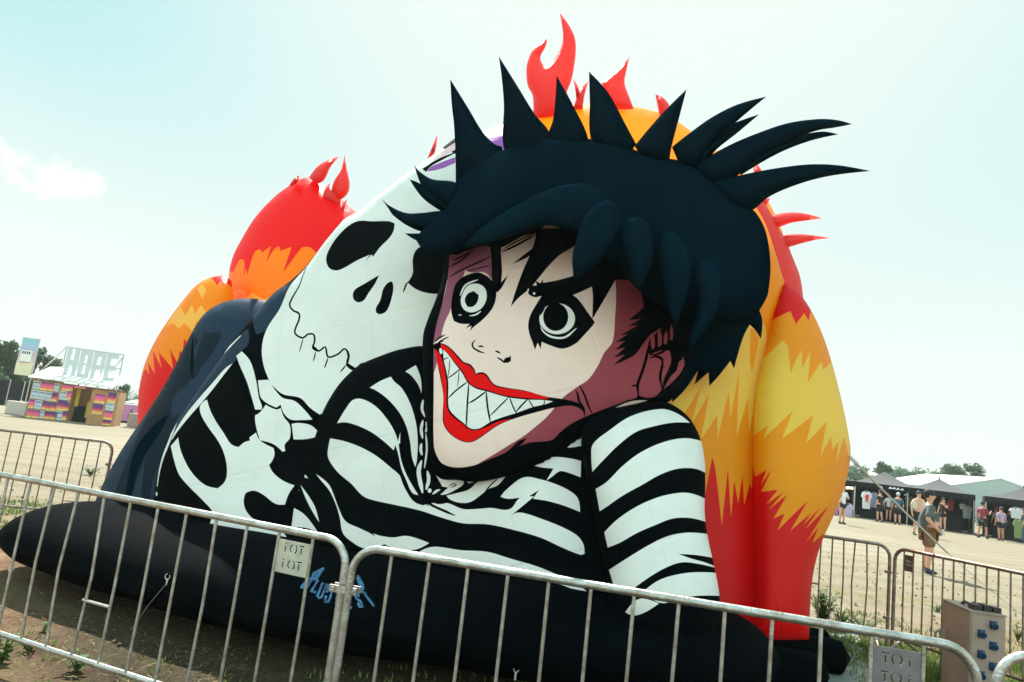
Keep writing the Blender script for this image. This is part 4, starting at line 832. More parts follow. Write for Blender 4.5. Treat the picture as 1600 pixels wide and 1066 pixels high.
def tee(px, py, Y, w_, h_, col, label, pr=None, group='clothes hanging in the tents'):
    p = at(px, py, Y); t = thing('hanging_shirt', label, 'shirt', tuple(p), 0, group); mb = MB(); M_ = Matrix.Rotation(math.pi/2, 4, 'X')
    mb.prism([(-w_*.5, -h_*.32), (-w_*.36, -h_*.38), (-w_*.32, -h_), (w_*.32, -h_), (w_*.36, -h_*.38), (w_*.5, -h_*.32), (w_*.38, -.04), (w_*.14, 0), (0, -.06), (-w_*.14, 0), (-w_*.38, -.04)], .06, M_)
    mb.build('cloth', mat('shirt_%d_%d' % (px, py), col, .8, var=.15), t)
    mb = MB(); mb.tube([(-w_*.3, -.03, -.02), (0, -.03, .06), (w_*.3, -.03, -.02)], .012, 5); mb.build('hanger', alu, t)
    if pr: mb = MB(); mb.prism([(-w_*.2, -h_*.25), (-w_*.1, -h_*.5), (-w_*.16, -h_*.62), (0, -h_*.55), (w_*.17, -h_*.64), (w_*.12, -h_*.45), (w_*.2, -h_*.2), (0, -h_*.14)], .006, Matrix.Translation((0, -.062, 0)) @ M_); mb.build('print', mat('red_print', (.55, .03, .05), .7), t)
tee(1354, 768.5, 39.3, .62, .95, (.62,.64,.68), 'white shirt with red print hanging at the front of the tent', True); tee(1366, 771, 40.0, .5, .8, (.16,.20,.32), 'dim blue patterned shirt hanging beside the white one')
tee(1326, 788, 40.0, .6, .7, (.42,.42,.60), 'lilac shirt hanging low inside the half hidden tent'); tee(1304, 789, 40.2, .6, .7, (.42,.16,.34), 'magenta shirt hanging inside the half hidden tent at its left')
tee(1485, 781, 38.9, .45, .6, (.35,.05,.07), 'dark red shirt hanging in the tent behind the woman drinking'); tee(1510.5, 790, 38.4, .6, .7, (.50,.54,.60), 'white and dark shirt hanging at the right end of middle tent'); tee(1503.5, 787, 38.5, .38, .3, (.6,.63,.66), 'small pale cloth hanging left of the white and dark shirt')
tee(1587, 794, 34.1, .7, .5, (.50,.52,.58), 'pale printed cloth hanging in the right edge tent'); tee(1590, 812, 34.2, .5, .9, (.16,.22,.08), 'green leafy patterned shirt low in the right edge tent'); tee(1420, 776, 40.0, .5, .55, (.17,.22,.07), 'olive green shirt hanging left of the man in open shirt')
marq = mat('white_marquee_cloth', (.72, .76, .76), .6, var=.08); marqw = mat('teal_marquee_wall', (.34, .43, .43), .7, var=.12)
ma_ = at(1563, 748, 62); mb_ = at(1400, 745, 105); t = thing('marquee', 'large white marquee with blue grey gable behind the market tents', 'marquee', (ma_.x, 62, 0), math.atan2(mb_.y-ma_.y, mb_.x-ma_.x)-math.pi/2+R(14)); hw, he, hp, ln = 5.2, 2.7, ma_.z, 13
mb = MB()
for s_ in (-1, 1):
    mb.add([(0, -.06, hp), (s_*hw*1.02, -.06, he), (s_*hw*1.02, ln, he), (0, ln, hp), (0, -.06, hp+.06), (s_*hw*1.02, -.06, he+.06), (s_*hw*1.02, ln, he+.06), (0, ln, hp+.06)], [(0, 1, 2, 3), (4, 5, 6, 7), (0, 1, 5, 4), (2, 3, 7, 6), (1, 2, 6, 5)])
mb.build('roof', marq, t); mb = MB(); mb.add([(-hw, 0, 0), (hw, 0, 0), (hw, 0, he), (0, 0, hp), (-hw, 0, he), (-hw, ln, 0), (hw, ln, 0), (hw, ln, he), (0, ln, hp), (-hw, ln, he)], [(0, 1, 2, 3, 4), (5, 9, 8, 7, 6), (0, 4, 9, 5), (1, 6, 7, 2)]); mb.build('wall', marqw, t)
mb = MB(); mb.box(-1.6, 1.6, -.03, -.0, 0, 2.3); mb.build('doorway', marqw, t)

# plant pots and low greenery between tents
def bushy(px, py, Y, h, w_, label):
    p = at(px, py, Y); t = thing('shrub', label, 'shrub', (p.x, p.y, 0), 0); lf = MB(); st = MB(); st.tube([(0, 0, -.02), (0, 0, h*.5)], [.03, .015], 5); st.build('stem', gB, t)
    for _ in range(260):
        c = Vector((U(-1, 1)*w_/2, U(-1, 1)*w_/2, h*U(.1, 1))); a = Vector((random.gauss(0, 1), random.gauss(0, 1), random.gauss(0, 1))).normalized(); b_ = a.orthogonal().normalized(); q = U(.03, .07); lf.add([c-a*q, c+b_*q*.6, c+a*q, c-b_*q*.6], [(0, 1, 2, 3)])
    lf.build('foliage', gB, t)
bushy(1484, 815, 41.5, 1.1, .9, 'leafy shrub behind the woman drinking in the middle tent'); bushy(1530, 830, 44, 1.0, 1.2, 'shrub in the gap between middle and right tents')

# ================================================================ TREES
barkm = mat('bark', (.07, .05, .035), .9, var=.4); lA = mat('leaves_dark', (.035, .075, .035), .7, var=.45, vscale=.6, col2=(.07, .12, .045), spec=.2, trans=.25); lB = mat('leaves_hazed', (.12, .19, .13), .7, var=.45, vscale=.6, col2=(.16, .23, .15), spec=.2, trans=.25)  # second leaf colour is paler, with distance haze put into it
def tree(x, y, h, w_, m, label, nleaf=2600, dens=.8, group='trees beyond the field'):
    t = thing('tree', label, 'tree', (x, y, 0), U(0, 6), group); mb = MB(); mb.tube([(0, 0, -.2), (.1, 0, h*.3), (0, .1, h*.6), (.1, 0, h*.85)], [h*.022, h*.017, h*.011, .03], 8)
    cl = []
    for _ in range(26):
        a = U(0, 6.283); z = U(.22, .93); rr_ = w_/2*math.sqrt(max(.04, 1-abs((z-.52)/.5)**2.2))*U(.35, .95); c = Vector((math.cos(a)*rr_, math.sin(a)*rr_, z*h)); cl.append((c, w_*U(.13, .24)))
        if random.random() < .5: mb.tube([(0, 0, c.z*.55), c*.6+Vector((0, 0, c.z*.25)), c], [h*.008, h*.005, .02], 5)
    mb.build('trunk', barkm, t, True); lf = MB(); s_ = h*.036
    for _ in range(nleaf):
        c, r_ = random.choice(cl); d = Vector((random.gauss(0, 1), random.gauss(0, 1), random.gauss(0, .8))); d = d.normalized()*r_*random.random()**.4*U(.7, 1.2); p = c+d
        a = Vector((random.gauss(0, 1), random.gauss(0, 1), random.gauss(0, 1))).normalized(); b_ = a.orthogonal().normalized(); q = s_*U(.6, 1.3)
        lf.add([p-a*q, p+b_*q*.6, p+a*q, p-b_*q*.6], [(0, 1, 2, 3)])
    lf.build('crown', m, t)
def treeat(px, ptop, Y, wpx, m, label, **k):
    p = at(px, ptop, Y); tree(p.x, Y, p.z*1.08, wpx/FPX*Y*1.2, m, label, **k)
for a in ((1338,731,95,30,lB,'pale tree right beside the orange flame edge'), (1322,738,90,26,lB,'pale tree touching the flame edge above the half hidden tent'), (1382,728,110,26,lA,'dark tree top just behind the peak of the second tent'), (1421,731,120,44,lB,'broad light green tree between the two tent peaks'), (1440,738,118,36,lB,'light green tree right of the broad one behind white marquee roof'),
          (1473,741,120,26,lA,'small dark tree left of the tall pointed tree'), (1490,725,115,26,lB,'tall pointed tree above the middle tent'), (1503,738,118,24,lB,'low tree between the tall pointed tree and the round one'), (1524,730,116,30,lA,'rounded tree above the white marquee ridge'), (1364,742,130,20,lB,'faint thin tree between flame and second tent')):
    treeat(*a[:4], a[4], a[5])
for a in ((62,549,75,44,lA,'dark tree behind the poster stall left of the scaffold sign'), (5,537,70,52,lA,'dark tree cut by the left photo edge'), (30,572,72,40,lA,'dark tree behind the flag pole'), (84,562,80,24,lA,'small tree between stall roof and scaffold brace'), (-14,560,66,40,lA,'dark bushy tree at the far left edge, below the tall one'), (178,612,95,26,lA,'tree right behind the end of poster stall'), (192,604,92,22,lA,'tree between stall and pink container'), (212,617,120,30,lB,'low tree above the green roof beside the flame'), (165,613,90,36,lA,'low tree seen through the scaffold under the last letter')):
    treeat(*a[:4], a[4], a[5], nleaf=3000)
t = thing('dark_fence', 'long dark mesh fence below the trees behind the flag', 'fence', (0, 0, 0)); q1, q2 = at(-60, 600, 52), at(60, 607, 58); mb = MB()
mb.add([(q1.x, q1.y, 0), (q2.x, q2.y, 0), (q2.x, q2.y, 2.0), (q1.x, q1.y, 2.0), (q1.x, q1.y+.05, 0), (q2.x, q2.y+.05, 0), (q2.x, q2.y+.05, 2.0), (q1.x, q1.y+.05, 2.0)], [(0, 1, 2, 3), (4, 7, 6, 5), (3, 2, 6, 7), (0, 3, 7, 4), (1, 5, 6, 2)]); mb.build('mesh_panel', tentw, t)
for k in range(6): p = q1.lerp(q2, k/5); mb = MB(); mb.tube([(p.x, p.y-.05, 0), (p.x, p.y-.05, 2.1)], .04, 6); mb.build('post', alu, t)

# ================================================================ POSTER STALL
woodm = mat('raw_plywood', (.42, .23, .10), .7, var=.25, vscale=3); canv = mat('white_awning', (.74, .72, .66), .7, var=.1); lett = mat('pale_grey_board', (.46, .53, .57), .6)
def grad(name, stops):
    ma = mat(name, (.5, .5, .5), .6); n = ma.node_tree.nodes; l = ma.node_tree.links; t = n.new('ShaderNodeTexCoord'); s_ = n.new('ShaderNodeSeparateXYZ'); r_ = n.new('ShaderNodeValToRGB')
    l.new(t.outputs['Generated'], s_.inputs[0]); z = n.new('ShaderNodeTexNoise'); z.inputs['Scale'].default_value = 6; l.new(t.outputs['Generated'], z.inputs['Vector']); m_ = n.new('ShaderNodeMath'); m_.operation = 'MULTIPLY_ADD'; m_.inputs[1].default_value = .25; l.new(z.outputs['Fac'], m_.inputs[0])
    q = n.new('ShaderNodeMath'); q.operation = 'SUBTRACT'; l.new(s_.outputs[2], q.inputs[0]); q.inputs[1].default_value = .125; l.new(q.outputs[0], m_.inputs[2]); l.new(m_.outputs[0], r_.inputs[0])
    while len(r_.color_ramp.elements) < len(stops): r_.color_ramp.elements.new(.5)
    for e, (p, c) in zip(r_.color_ramp.elements, stops): e.position = p; e.color = (*c, 1)
    l.new(r_.outputs[0], n['Principled BSDF'].inputs['Base Color']); return ma
sunset = grad('sunset_poster', ((0, (.75, .68, .15)), (.22, (.75, .30, .10)), (.45, (.50, .03, .12)), (.7, (.10, .02, .16)), (1, (.03, .03, .22)))); pinkp = grad('pink_poster', ((0, (.8, .7, .2)), (.3, (.75, .15, .10)), (.6, (.8, .10, .30)), (1, (.10, .02, .20)))); paleP = mat('pale_blue_poster', (.50, .62, .70), .6, var=.2); dk = mat('poster_lettering', (.04, .05, .12), .6)
A0, B0 = atz(39, 652, 0), atz(177, 667, 0); dr = (B0-A0); W_ = dr.length; az = math.atan2(dr.y, dr.x)
t = thing('poster_stall', 'plywood stall covered in colourful posters under a white roof', 'stall', tuple(A0), az); f = W_/5.2; HS = 2.12; st = t
def wall(x0, x1, y0, y1, z0, z1, m, nm='wall'): mb = MB(); mb.box(x0*f, x1*f, y0, y1, z0, z1); return mb.build(nm, m, t)
wall(0, 2.35, 0, .06, 0, HS, woodm); wall(0, .06/f, .06, 3.0, 0, HS, woodm); wall(3.5, 5.2, 0, .06, 0, HS-.12, woodm); wall(5.2-.06/f, 5.2, .06, 3, 0, HS-.12, woodm); wall(.06/f, 5.2-.06/f, 2.94, 3.0, 0, HS, woodm)
wall(2.35-.06/f, 2.35, .06, 1.4, 0, HS, woodm); wall(3.5, 3.5+.06/f, .06, 1.5, 0, HS-.12, woodm, 'partition'); wall(2.4, 3.45, 1.5, 1.9, 0, .95, tentw, 'counter')
yl = mat('yellow_sheet', (.70, .60, .03), .6)
wall(2.42, 2.66, .9, .93, .9, 1.9, yl, 'yellow_panel'); wall(3.18, 3.42, 1.0, 1.03, .3, 1.25, yl, 'yellow_panel')
def post(x, z, w_, h_, m, txt=False):
    mb = MB(); mb.box(x*f, (x+w_)*f, -.022, -.004, z, z+h_); o = mb.build('poster', m, t)
    if txt: mb = MB(); [mb.box((x+.1*w_+k*.17*w_)*f, (x+.1*w_+k*.17*w_+.11*w_)*f, -.026, -.022, z+h_*(.72 if k % 2 else .70), z+h_*.88) for k in range(5)]; mb.box((x+.12*w_)*f, (x+.88*w_)*f, -.026, -.022, z+h_*.28, z+h_*.34); mb.build('lettering', dk, o)
random.seed(3)
rows = [(.03, .45), (.52, .5), (1.06, .5), (1.6, .48)]
for z, h_ in rows:
    x = .05
    while x < 1.5:
        w_ = random.choice((.22, .3, .3, .4)); k = random.random(); post(x, z+U(-.02, .02), w_, h_-.03, sunset if k < .5 else pinkp if k < .68 else paleP, k >= .68); x += w_+.03
post(1.66, .04, .5, .5, paleP, True); post(1.66, .58, .52, .58, sunset); post(1.68, 1.2, .48, .48, paleP, True); post(1.72, 1.72, .48, .36, pinkp)
post(2.24, .1, .1, .5, pinkp)
post(3.72, .62, .62, .56, sunset); post(3.74, 1.25, .62, .5, pinkp); post(4.5, .05, .5, .28, sunset); post(4.5, .38, .5, .48, pinkp); post(4.5, .9, .5, .42, paleP, True); post(4.5, 1.36, .5, .58, sunset); post(2.36+.03, 1.95, .7, .14, pinkp)
for z_, m_ in ((.12, sunset), (.62, sunset), (1.25, pinkp), (1.78, pinkp)): mb = MB(); mb.box(2.06*f, 2.34*f, -.030, -.024, z_, z_+.45 if z_ < 1.7 else z_+.28); mb.build('poster', m_, t)
mb = MB(); fr_, bk = [], []
for i in range(11):
    x = -.25+5.0*i/10; fr_.append((x*f, -.35, HS+.06+.03*(i % 2))); bk.append(((x+.3)*f, 3.0, HS+.85+.05*(i % 2)))
for k in (0, 1): mb.v += [(a, b_, c+.05*k) for a, b_, c in fr_+bk]
for i in range(10): mb.f += [(i, i+1, 12+i, 11+i), (22+i, 33+i, 34+i, 23+i), (i, 22+i, 23+i, i+1)]
mb.f += [(0, 11, 33, 22), (10, 32, 43, 21)]; mb.build('roof', canv, t)
for i in range(4): mb = MB(); x = .3+1.4*i; mb.tube([(x*f, -.33, HS+.05), ((x+.25)*f, 3, HS+.82)], .035, 5); mb.build('roof_beam', woodm, t)
# scaffold with the big letters
Ys = A0.y+1.5; t = thing('scaffold_sign', 'scaffold frame with big pale block letters above the poster stall', 'sign', (A0.x, Ys, 0), az)
def loc(px, py):        # point of the frame's own plane seen at a pixel
    dd = pray(px, py); nn = Vector((-math.sin(az), math.cos(az), 0)); k = nn.dot(Vector((A0.x, Ys, 0))-Vector((0, 0, CAMZ)))/nn.dot(dd); p = Vector((0, 0, CAMZ))+dd*k; return ((p.x-A0.x)*math.cos(az)+(p.y-Ys)*math.sin(az), p.z)
ux, uz = loc(105, 540); lx, lz = loc(193, 557); bx_, bz_ = loc(98, 578)
zt = (uz+lz)/2; zb_ = bz_-.35
def pipe(a, b_, nm='scaffold_tube'): mb = MB(); mb.tube([(a[0], a[1], a[2]), (b_[0], b_[1], b_[2])], .035, 6); mb.build(nm, alu, t)
X0, X1 = ux, lx
for k in range(4): x = X0+(X1-X0)*k/3; pipe((x, 0, 0), (x, 0, zt+.05))
pipe((X0, 0, zt), (X1, 0, zt)); pipe((X0, 0, zb_), (X1, 0, zb_)); pipe((X0, 0, (zt+zb_)/2), (X1, 0, (zt+zb_)/2)); pipe((X0, 0, zt), (X0-1.6, 1.5, zb_-.3), 'brace'); pipe((X1, 0, zt-.1), (X1-.9, .9, zb_), 'brace'); pipe((X1-.9, 0, .2), (X1, 0, zb_), 'brace')
lw = (X1-X0-.25)/4; hh = zt-zb_-.0
def letter(ch, x0, bars):
    mb = MB(); [mb.box(x0+a*lw*.9, x0+b_*lw*.9, -.22, -.05, zb_+c*hh, zb_+d_*hh) for a, b_, c, d_ in bars]; mb.build('letter', lett, t)
letter('H', X0+.12, ((0, .36, 0, .98), (.64, 1, 0, .98), (.36, .64, .38, .58))); letter('O', X0+.12+lw, ((0, .36, .0, .98), (.64, 1, 0, .98), (.36, .64, 0, .16), (.36, .64, .82, .98)))
letter('P', X0+.12+2*lw, ((0, .36, 0, .98), (.36, 1, .82, .98), (.36, 1, .36, .52), (.68, 1, .52, .82))); letter('E', X0+.12+3*lw, ((0, .36, 0, .98), (.36, .98, .82, .98), (.36, .9, .40, .57), (.36, .98, 0, .16)))
# flag, blocks, container
conc = mat('pale_concrete', (.44, .42, .39), .85, var=.15, vscale=3)
def block(px0, px1, pyb, hgt, label, dep=.9):
    a, b_ = atz(px0, pyb[0], 0), atz(px1, pyb[1], 0); d_ = b_-a; t = thing('concrete_block', label, 'concrete block', tuple(a), math.atan2(d_.y, d_.x)); L_ = d_.length; mb = MB(); mb.box(0, L_, 0, dep, 0, hgt); o = mb.build('block', conc, t); md = o.modifiers.new('b', 'BEVEL'); md.width = .05; md.segments = 2
    mb = MB(); [mb.tube([(L_*q-.12, dep/2, hgt-.02), (L_*q-.1, dep/2, hgt+.08), (L_*q+.1, dep/2, hgt+.08), (L_*q+.12, dep/2, hgt-.02)], .025, 6) for q in (.3, .7)]; mb.build('lifting_loop', alu, t)
block(6, 37, (646, 651), .78, 'pale concrete block holding the flag pole beside poster stall'); block(197, 232, (666, 671), .85, 'pale concrete block in front of the pink container')
fb = atz(27, 650, 0); fp0 = Vector((fb.x, fb.y+.4, 0)); tp_ = at(48.5, 528, fp0.y); t = thing('flag', 'pastel rainbow flag with white square on tall pole by the dark trees', 'flag', tuple(fp0)); tz = tp_.z
mb = MB(); mb.tube([(0, 0, .5), (0, 0, tz)], .035, 6); mb.tube([(0, 0, tz-.04), (-.95, 0, tz-.02)], .02, 5); mb.build('pole', alu, t)
mb = MB()
nxf, nzf = 8, 12
for s_ in (0, 1):
    for j in range(nzf+1):
        for i in range(nxf+1): mb.v.append((-.05-.95*i/nxf, .04*math.sin(i*.9+j*.4)+.008*s_, tz-.03-2.15*j/nzf))
K_ = (nxf+1)*(nzf+1)
for j in range(nzf):
    for i in range(nxf): a = j*(nxf+1)+i; mb.f += [(a, a+1, a+nxf+2, a+nxf+1), (K_+a, K_+a+nxf+1, K_+a+nxf+2, K_+a+1)]
fl_ = mb.build('cloth', grad('pastel_flag', ((0, (.60, .62, .42)), (.3, (.66, .60, .46)), (.5, (.62, .42, .48)), (.72, (.34, .42, .62)), (1, (.20, .50, .58)))), t, True)
mb = MB(); mb.box(-.84, -.20, -.062, -.055, tz-1.42, tz-.70); mb.build('white_square', marq, t); mb = MB(); [mb.box(-.78+k*.13, -.70+k*.13, -.068, -.062, tz-.96, tz-.80) for k in range(4)]; mb.box(-.84, -.20, -.066, -.062, tz-.72, tz-.70); mb.box(-.84, -.20, -.066, -.062, tz-1.42, tz-1.40); mb.build('lettering', dk, t)
fp1 = at(221, 640, 44); t = thing('banner', 'second pastel flag, mostly hidden behind the left flame', 'flag', (fp1.x, 44, 0)); zt_ = at(219, 564, 44).z; mb = MB(); mb.tube([(.1, 0, 0), (.1, 0, zt_)], .03, 6); mb.build('pole', alu, t); mb = MB(); mb.box(-.12, .9, -.03, -.01, zt_-1.9, zt_-.05); mb.build('cloth', MATS['pastel_flag'], t)
pinkc = mat('pink_container_paint', (.50, .20, .42), .5, var=.15)
a, b_ = atz(183, 657, 0), atz(240, 664, 0); a = Vector((a.x, 49, 0)); a = at(181, 655, 49); b_ = at(245, 662, 50.5); d_ = b_-a; t = thing('pink_container', 'pink container with dark lettering between stall and left flame', 'container', (a.x, a.y, 0), math.atan2(d_.y, d_.x)); hz = at(181, 630, 49).z
mb = MB(); mb.box(0, 3.4, 0, 2.2, .12, max(hz, 1.3)); mb.build('body', pinkc, t); mb = MB(); mb.box(.05, 3.3, .05, 2.1, 0, .12); mb.build('underframe', tentw, t); mb = MB(); mb.box(.0, 3.4, -.01, 2.21, max(hz, 1.3), max(hz, 1.3)+.05); mb.build('roof', marq, t)
tcu = bpy.data.curves.new('lettering', 'FONT'); tcu.body = 'bow'; tcu.size = .85; tcu.extrude = .01; tcu.shear = .3; to = bpy.data.objects.new('tmp', tcu); C.objects.link(to); bpy.context.view_layer.update()
me = bpy.data.meshes.new_from_object(to.evaluated_get(bpy.context.evaluated_depsgraph_get())); bpy.data.objects.remove(to); o = link('lettering', me, t, [bxd], False); o.rotation_euler = (math.pi/2, 0, 0); o.location = (.62, -.02, .42)
a = at(196, 634, 58); t = thing('green_cabin', 'pale green roofed cabin behind the pink container', 'cabin', (a.x, 58, 0), 0); zz = at(200, 622, 58).z; mb = MB(); mb.box(0, 4, 0, 3, 0, zz-.35); mb.build('wall', marqw, t); mb = MB(); mb.add([(-.1, -.1, zz-.35), (4.1, -.1, zz-.35), (4.1, 3.1, zz-.35), (-.1, 3.1, zz-.35), (.3, 1.5, zz), (3.7, 1.5, zz)], [(0, 1, 5, 4), (1, 2, 5), (2, 3, 4, 5), (3, 0, 4), (3, 2, 1, 0)]); mb.build('roof', marq, t)

# ================================================================ PEOPLE
skins = [mat('skin_a', (.55, .30, .21), .6), mat('skin_b', (.42, .21, .14), .6)]
def skinmesh(pts, edges, rad, lv=2, root=0):
    me = bpy.data.meshes.new('t'); me.from_pydata([tuple(p) for p in pts], edges, []); o = bpy.data.objects.new('t', me); C.objects.link(o)
    o.modifiers.new('s', 'SKIN').use_smooth_shade = True
    for i, r_ in enumerate(rad): me.skin_vertices[0].data[i].radius = r_ if isinstance(r_, tuple) else (r_, r_); me.skin_vertices[0].data[i].use_root = (i == root)
    m_ = o.modifiers.new('u', 'SUBSURF'); m_.levels = lv; m_.render_levels = lv
    r_ = bpy.data.meshes.new_from_object(o.evaluated_get(bpy.context.evaluated_depsgraph_get())); bpy.data.objects.remove(o); return r_
def person(loc_, rz, h, label, top, bottom, hair_, skin_=0, cap=None, girth=1, belly=0, lelb=None, lwri=None, relb=None, rwri=None, stride=(0, 0), sleeve=.5, shorts='knee', shoe=(.02, .02, .03), bare=False, longh=0, detail=False, hold=None, midriff=False, tuck=0, group='festival visitors'):
    t = thing('person', label, 'person', (loc_[0], loc_[1], 0), rz, group); t.scale = (h/1.76,)*3; g = girth; sk_ = skins[skin_]
    le, lw_ = lelb or (-.25*g, -.02, 1.13), lwri or (-.26*g, .07, .88); re_, rw = relb or (.25*g, -.02, 1.13), rwri or (.26*g, .07, .88)
    P = [(0, 0, .93), (0, belly*.6, 1.08), (0, 0, 1.28), (0, 0, 1.40), (0, .0, 1.50), (0, .025, 1.575), (0, .02, 1.68),
         (-.165*g, 0, 1.405), le, lw_, (.165*g, 0, 1.405), re_, rw, (-.095*g, 0, .86), (-.10*g, .02+stride[0]*.5, .49), (-.10*g, -.02+stride[0], .085), (.095*g, 0, .86), (.10*g, .02+stride[1]*.5, .49), (.10*g, -.02+stride[1], .085)]
    Ed = [(0, 1), (1, 2), (2, 3), (3, 4), (4, 5), (5, 6), (3, 7), (7, 8), (8, 9), (3, 10), (10, 11), (11, 12), (0, 13), (13, 14), (14, 15), (0, 16), (16, 17), (17, 18)]
    Rd = [.13*g, (.125*g, .125*g+belly*.9), (.14*g, .115*g), (.12*g, .10*g), .055, .07, .082, .058*g, .042*g, .030, .058*g, .042*g, .030, .088*g, .060*g, .040, .088*g, .060*g, .040]
    for w_i, sg in ((9, -1), (12, 1)):          # palm and hand
        W = Vector(P[w_i]); E_ = Vector(P[w_i-1]); dd = (W-E_).normalized(); k = len(P); P.append(tuple(W+dd*.075)); Ed.append((w_i, k)); Rd.append((.036, .02))
        for j in range(4):
            off = Vector((0, .016*(j-1.5), 0)); fl = (.07, .078, .074, .058)[j]; k2 = len(P); cu = Vector((-sg*.02, 0, 0)); P.append(tuple(W+dd*(.08+fl*.5)+off+cu*.4)); P.append(tuple(W+dd*(.08+fl)+off+cu)); Ed += [(k, k2), (k2, k2+1)]; Rd += [.009, .0075]
        k2 = len(P); P.append(tuple(W+dd*.05+Vector((-sg*.01, .04, 0)))); P.append(tuple(W+dd*.085+Vector((-sg*.02, .055, 0)))); Ed += [(k, k2), (k2, k2+1)]; Rd += [.011, .009]
    me = skinmesh(P, Ed, Rd, 2 if detail else 1); body = link('body', me, t, [sk_])
    # head shaping: face features as one mesh with the head
    mb = MB(); mb.ball((0, .012, 1.655), .078, .098, .118, 14, 10); mb.ball((0, .112, 1.645), .014, .022, .022, 8, 6)
    for s_ in (-1, 1): mb.ball((s_*.079, .005, 1.65), .012, .022, .032, 8, 6)
    mb.ball((0, .09, 1.60), .028, .018, .009, 8, 5); mb.build('face', sk_, t, True)
    mb = MB(); [mb.ball((s_*.03, .098, 1.672), .011, .008, .007, 8, 5) for s_ in (-1, 1)]; mb.build('eye', bxd, t, True)
    hm = mat('hair_%.2f_%.2f' % hair_[:2], hair_, .7, var=.3)
    mb = MB(); mb.ball((0, -.012, 1.685), .09, .108, .105, 14, 9)
    if longh: mb.ball((0, -.065, 1.685-longh*.5), .085, .055, longh*.62, 12, 9)
    mb.build('hair', hm, t, True)
    if cap:
        cm_ = mat('cap_%.2f_%.2f_%.2f' % cap[:3], cap[:3], .75, var=.2); mb = MB()
        if len(cap) > 3: mb.tube([(0, 0, 1.735), (0, 0, 1.74), (0, 0, 1.80), (0, 0, 1.83)], [.17, .11, .095, .05], 14)   # brimmed hat
        else:
            mb.ball((0, -.005, 1.715), .10, .118, .095, 14, 9); mb.prism([(-.075, .07), (-.07, .15), (-.03, .19), (.03, .19), (.07, .15), (.075, .07)], .012, Matrix.Translation((0, 0, 1.70)))
        mb.build('cap', cm_, t, True)
    def cloth(nm, idx, ed, add, col, extra=None, rt=0):
        pts = [P[i] for i in idx]; rd = [tuple(q+add for q in (Rd[i] if isinstance(Rd[i], tuple) else (Rd[i], Rd[i]))) for i in idx]
        if extra: pts, rd = extra(pts, rd)
        link(nm, skinmesh(pts, ed, rd, 2 if detail else 1, rt), t, [mat('cloth_%s' % '_'.join('%.2f' % c for c in col), col, .85, var=.2, vscale=6, bump=.2, bscale=12)])
    def tx(pts, rd):
        pts = [Vector(p) for p in pts]
        if midriff: pts[0] = pts[0]+Vector((0, 0, .16))
        for e_ in (5, 7): pts[e_] = pts[e_-1].lerp(pts[e_], sleeve*1.6 if sleeve < .62 else 1)
        for e_ in (5, 7): rd[e_] = tuple(q+.012 for q in rd[e_])
        pts[0] = Vector(pts[0])+Vector((0, 0, tuck-.04 if not midriff else 0)); return pts, rd
    if top: cloth('shirt', [0, 1, 2, 3, 7, 8, 10, 11], [(0, 1), (1, 2), (2, 3), (3, 4), (4, 5), (3, 6), (6, 7)], .016, top, tx, 1)
    def bx__(pts, rd):
        f_ = {'knee': .88, 'short': .40, 'long': 1, 'skirt': .62}[shorts]; pts = [Vector(p) for p in pts]
        if shorts == 'long': pts += [Vector(P[15]), Vector(P[18])]; rd += [(.065, .065)]*2
        else:
            for a_, b_ in ((1, 2), (3, 4)): pts[b_] = pts[a_].lerp(pts[b_], f_); rd[b_] = tuple(q+.022 for q in rd[b_])
        return pts, rd
    cloth('trousers' if shorts == 'long' else 'skirt' if shorts == 'skirt' else 'shorts', [0, 13, 14, 16, 17], [(0, 1), (1, 2), (0, 3), (3, 4)]+([(2, 5), (4, 6)] if shorts == 'long' else []), .020, bottom, bx__)
    for i in (15, 18):
        mb = MB(); q = Vector(P[i]); mb.ball((q.x, q.y+.06, .042), .048, .13, .045, 12, 7); mb.tube([(q.x, q.y, .04), (q.x, q.y, .12)], [.048, .045], 10); mb.build('shoe', mat('shoe_%.2f' % shoe[0], shoe, .6), t, True)
    return t, P
def foot_at(px, py): p = atz(px, py, 0); return (p.x, p.y)
grey = (.075, .095, .095)
pm, Pm = person(foot_at(1449, 896), R(-112), 1.80, 'large man in black cap, grey shirt and brown shorts holding a can behind rear barrier', grey, (.17, .095, .05), (.03, .02, .015), 0, cap=(.012, .012, .018), girth=1.2, belly=.075, relb=(.34, -.08, 1.15), rwri=(.30, .12, .97), lelb=(-.33, -.04, 1.13), lwri=(-.30, .16, .95), shoe=(.015, .025, .05), detail=True, sleeve=.6, group='people on the gravel')
t = thing('drink_can', 'silver can held at the hip by the large man in grey', 'can', (0, 0, 0)); bpy.context.view_layer.update()
hp_ = pm.matrix_world @ Vector((.285, .215, .93)); t.location = hp_; mb = MB(); mb.tube([(0, 0, -.06), (0, 0, -.055), (0, 0, .05), (0, 0, .06)], [.026, .032, .032, .027], 14); mb.build('can_body', alu, t, True)
person(foot_at(1315, 819), R(-165), 1.74, 'woman in long white shirt with bare legs next to the orange flame', (.72, .76, .76), (.02, .02, .02), (.05, .03, .02), 0, longh=.0, shorts='short', lelb=(-.3, .02, 1.15), lwri=(-.2, .16, 1.2), tuck=-.03)
person(foot_at(1434, 837), R(175), 1.86, 'bare chested man in open cream shirt and dark cap left of the large man', None, (.015, .015, .02), (.04, .03, .02), 0, cap=(.02, .03, .05), girth=1.08, stride=(.08, -.06))
person(foot_at(1374, 815.5), R(25), 1.74, 'person in black dress seen from behind at the second tent', (.012, .014, .016), (.012, .014, .016), (.02, .015, .01), 0, cap=(.02, .02, .02), shorts='knee', stride=(.06, -.08))
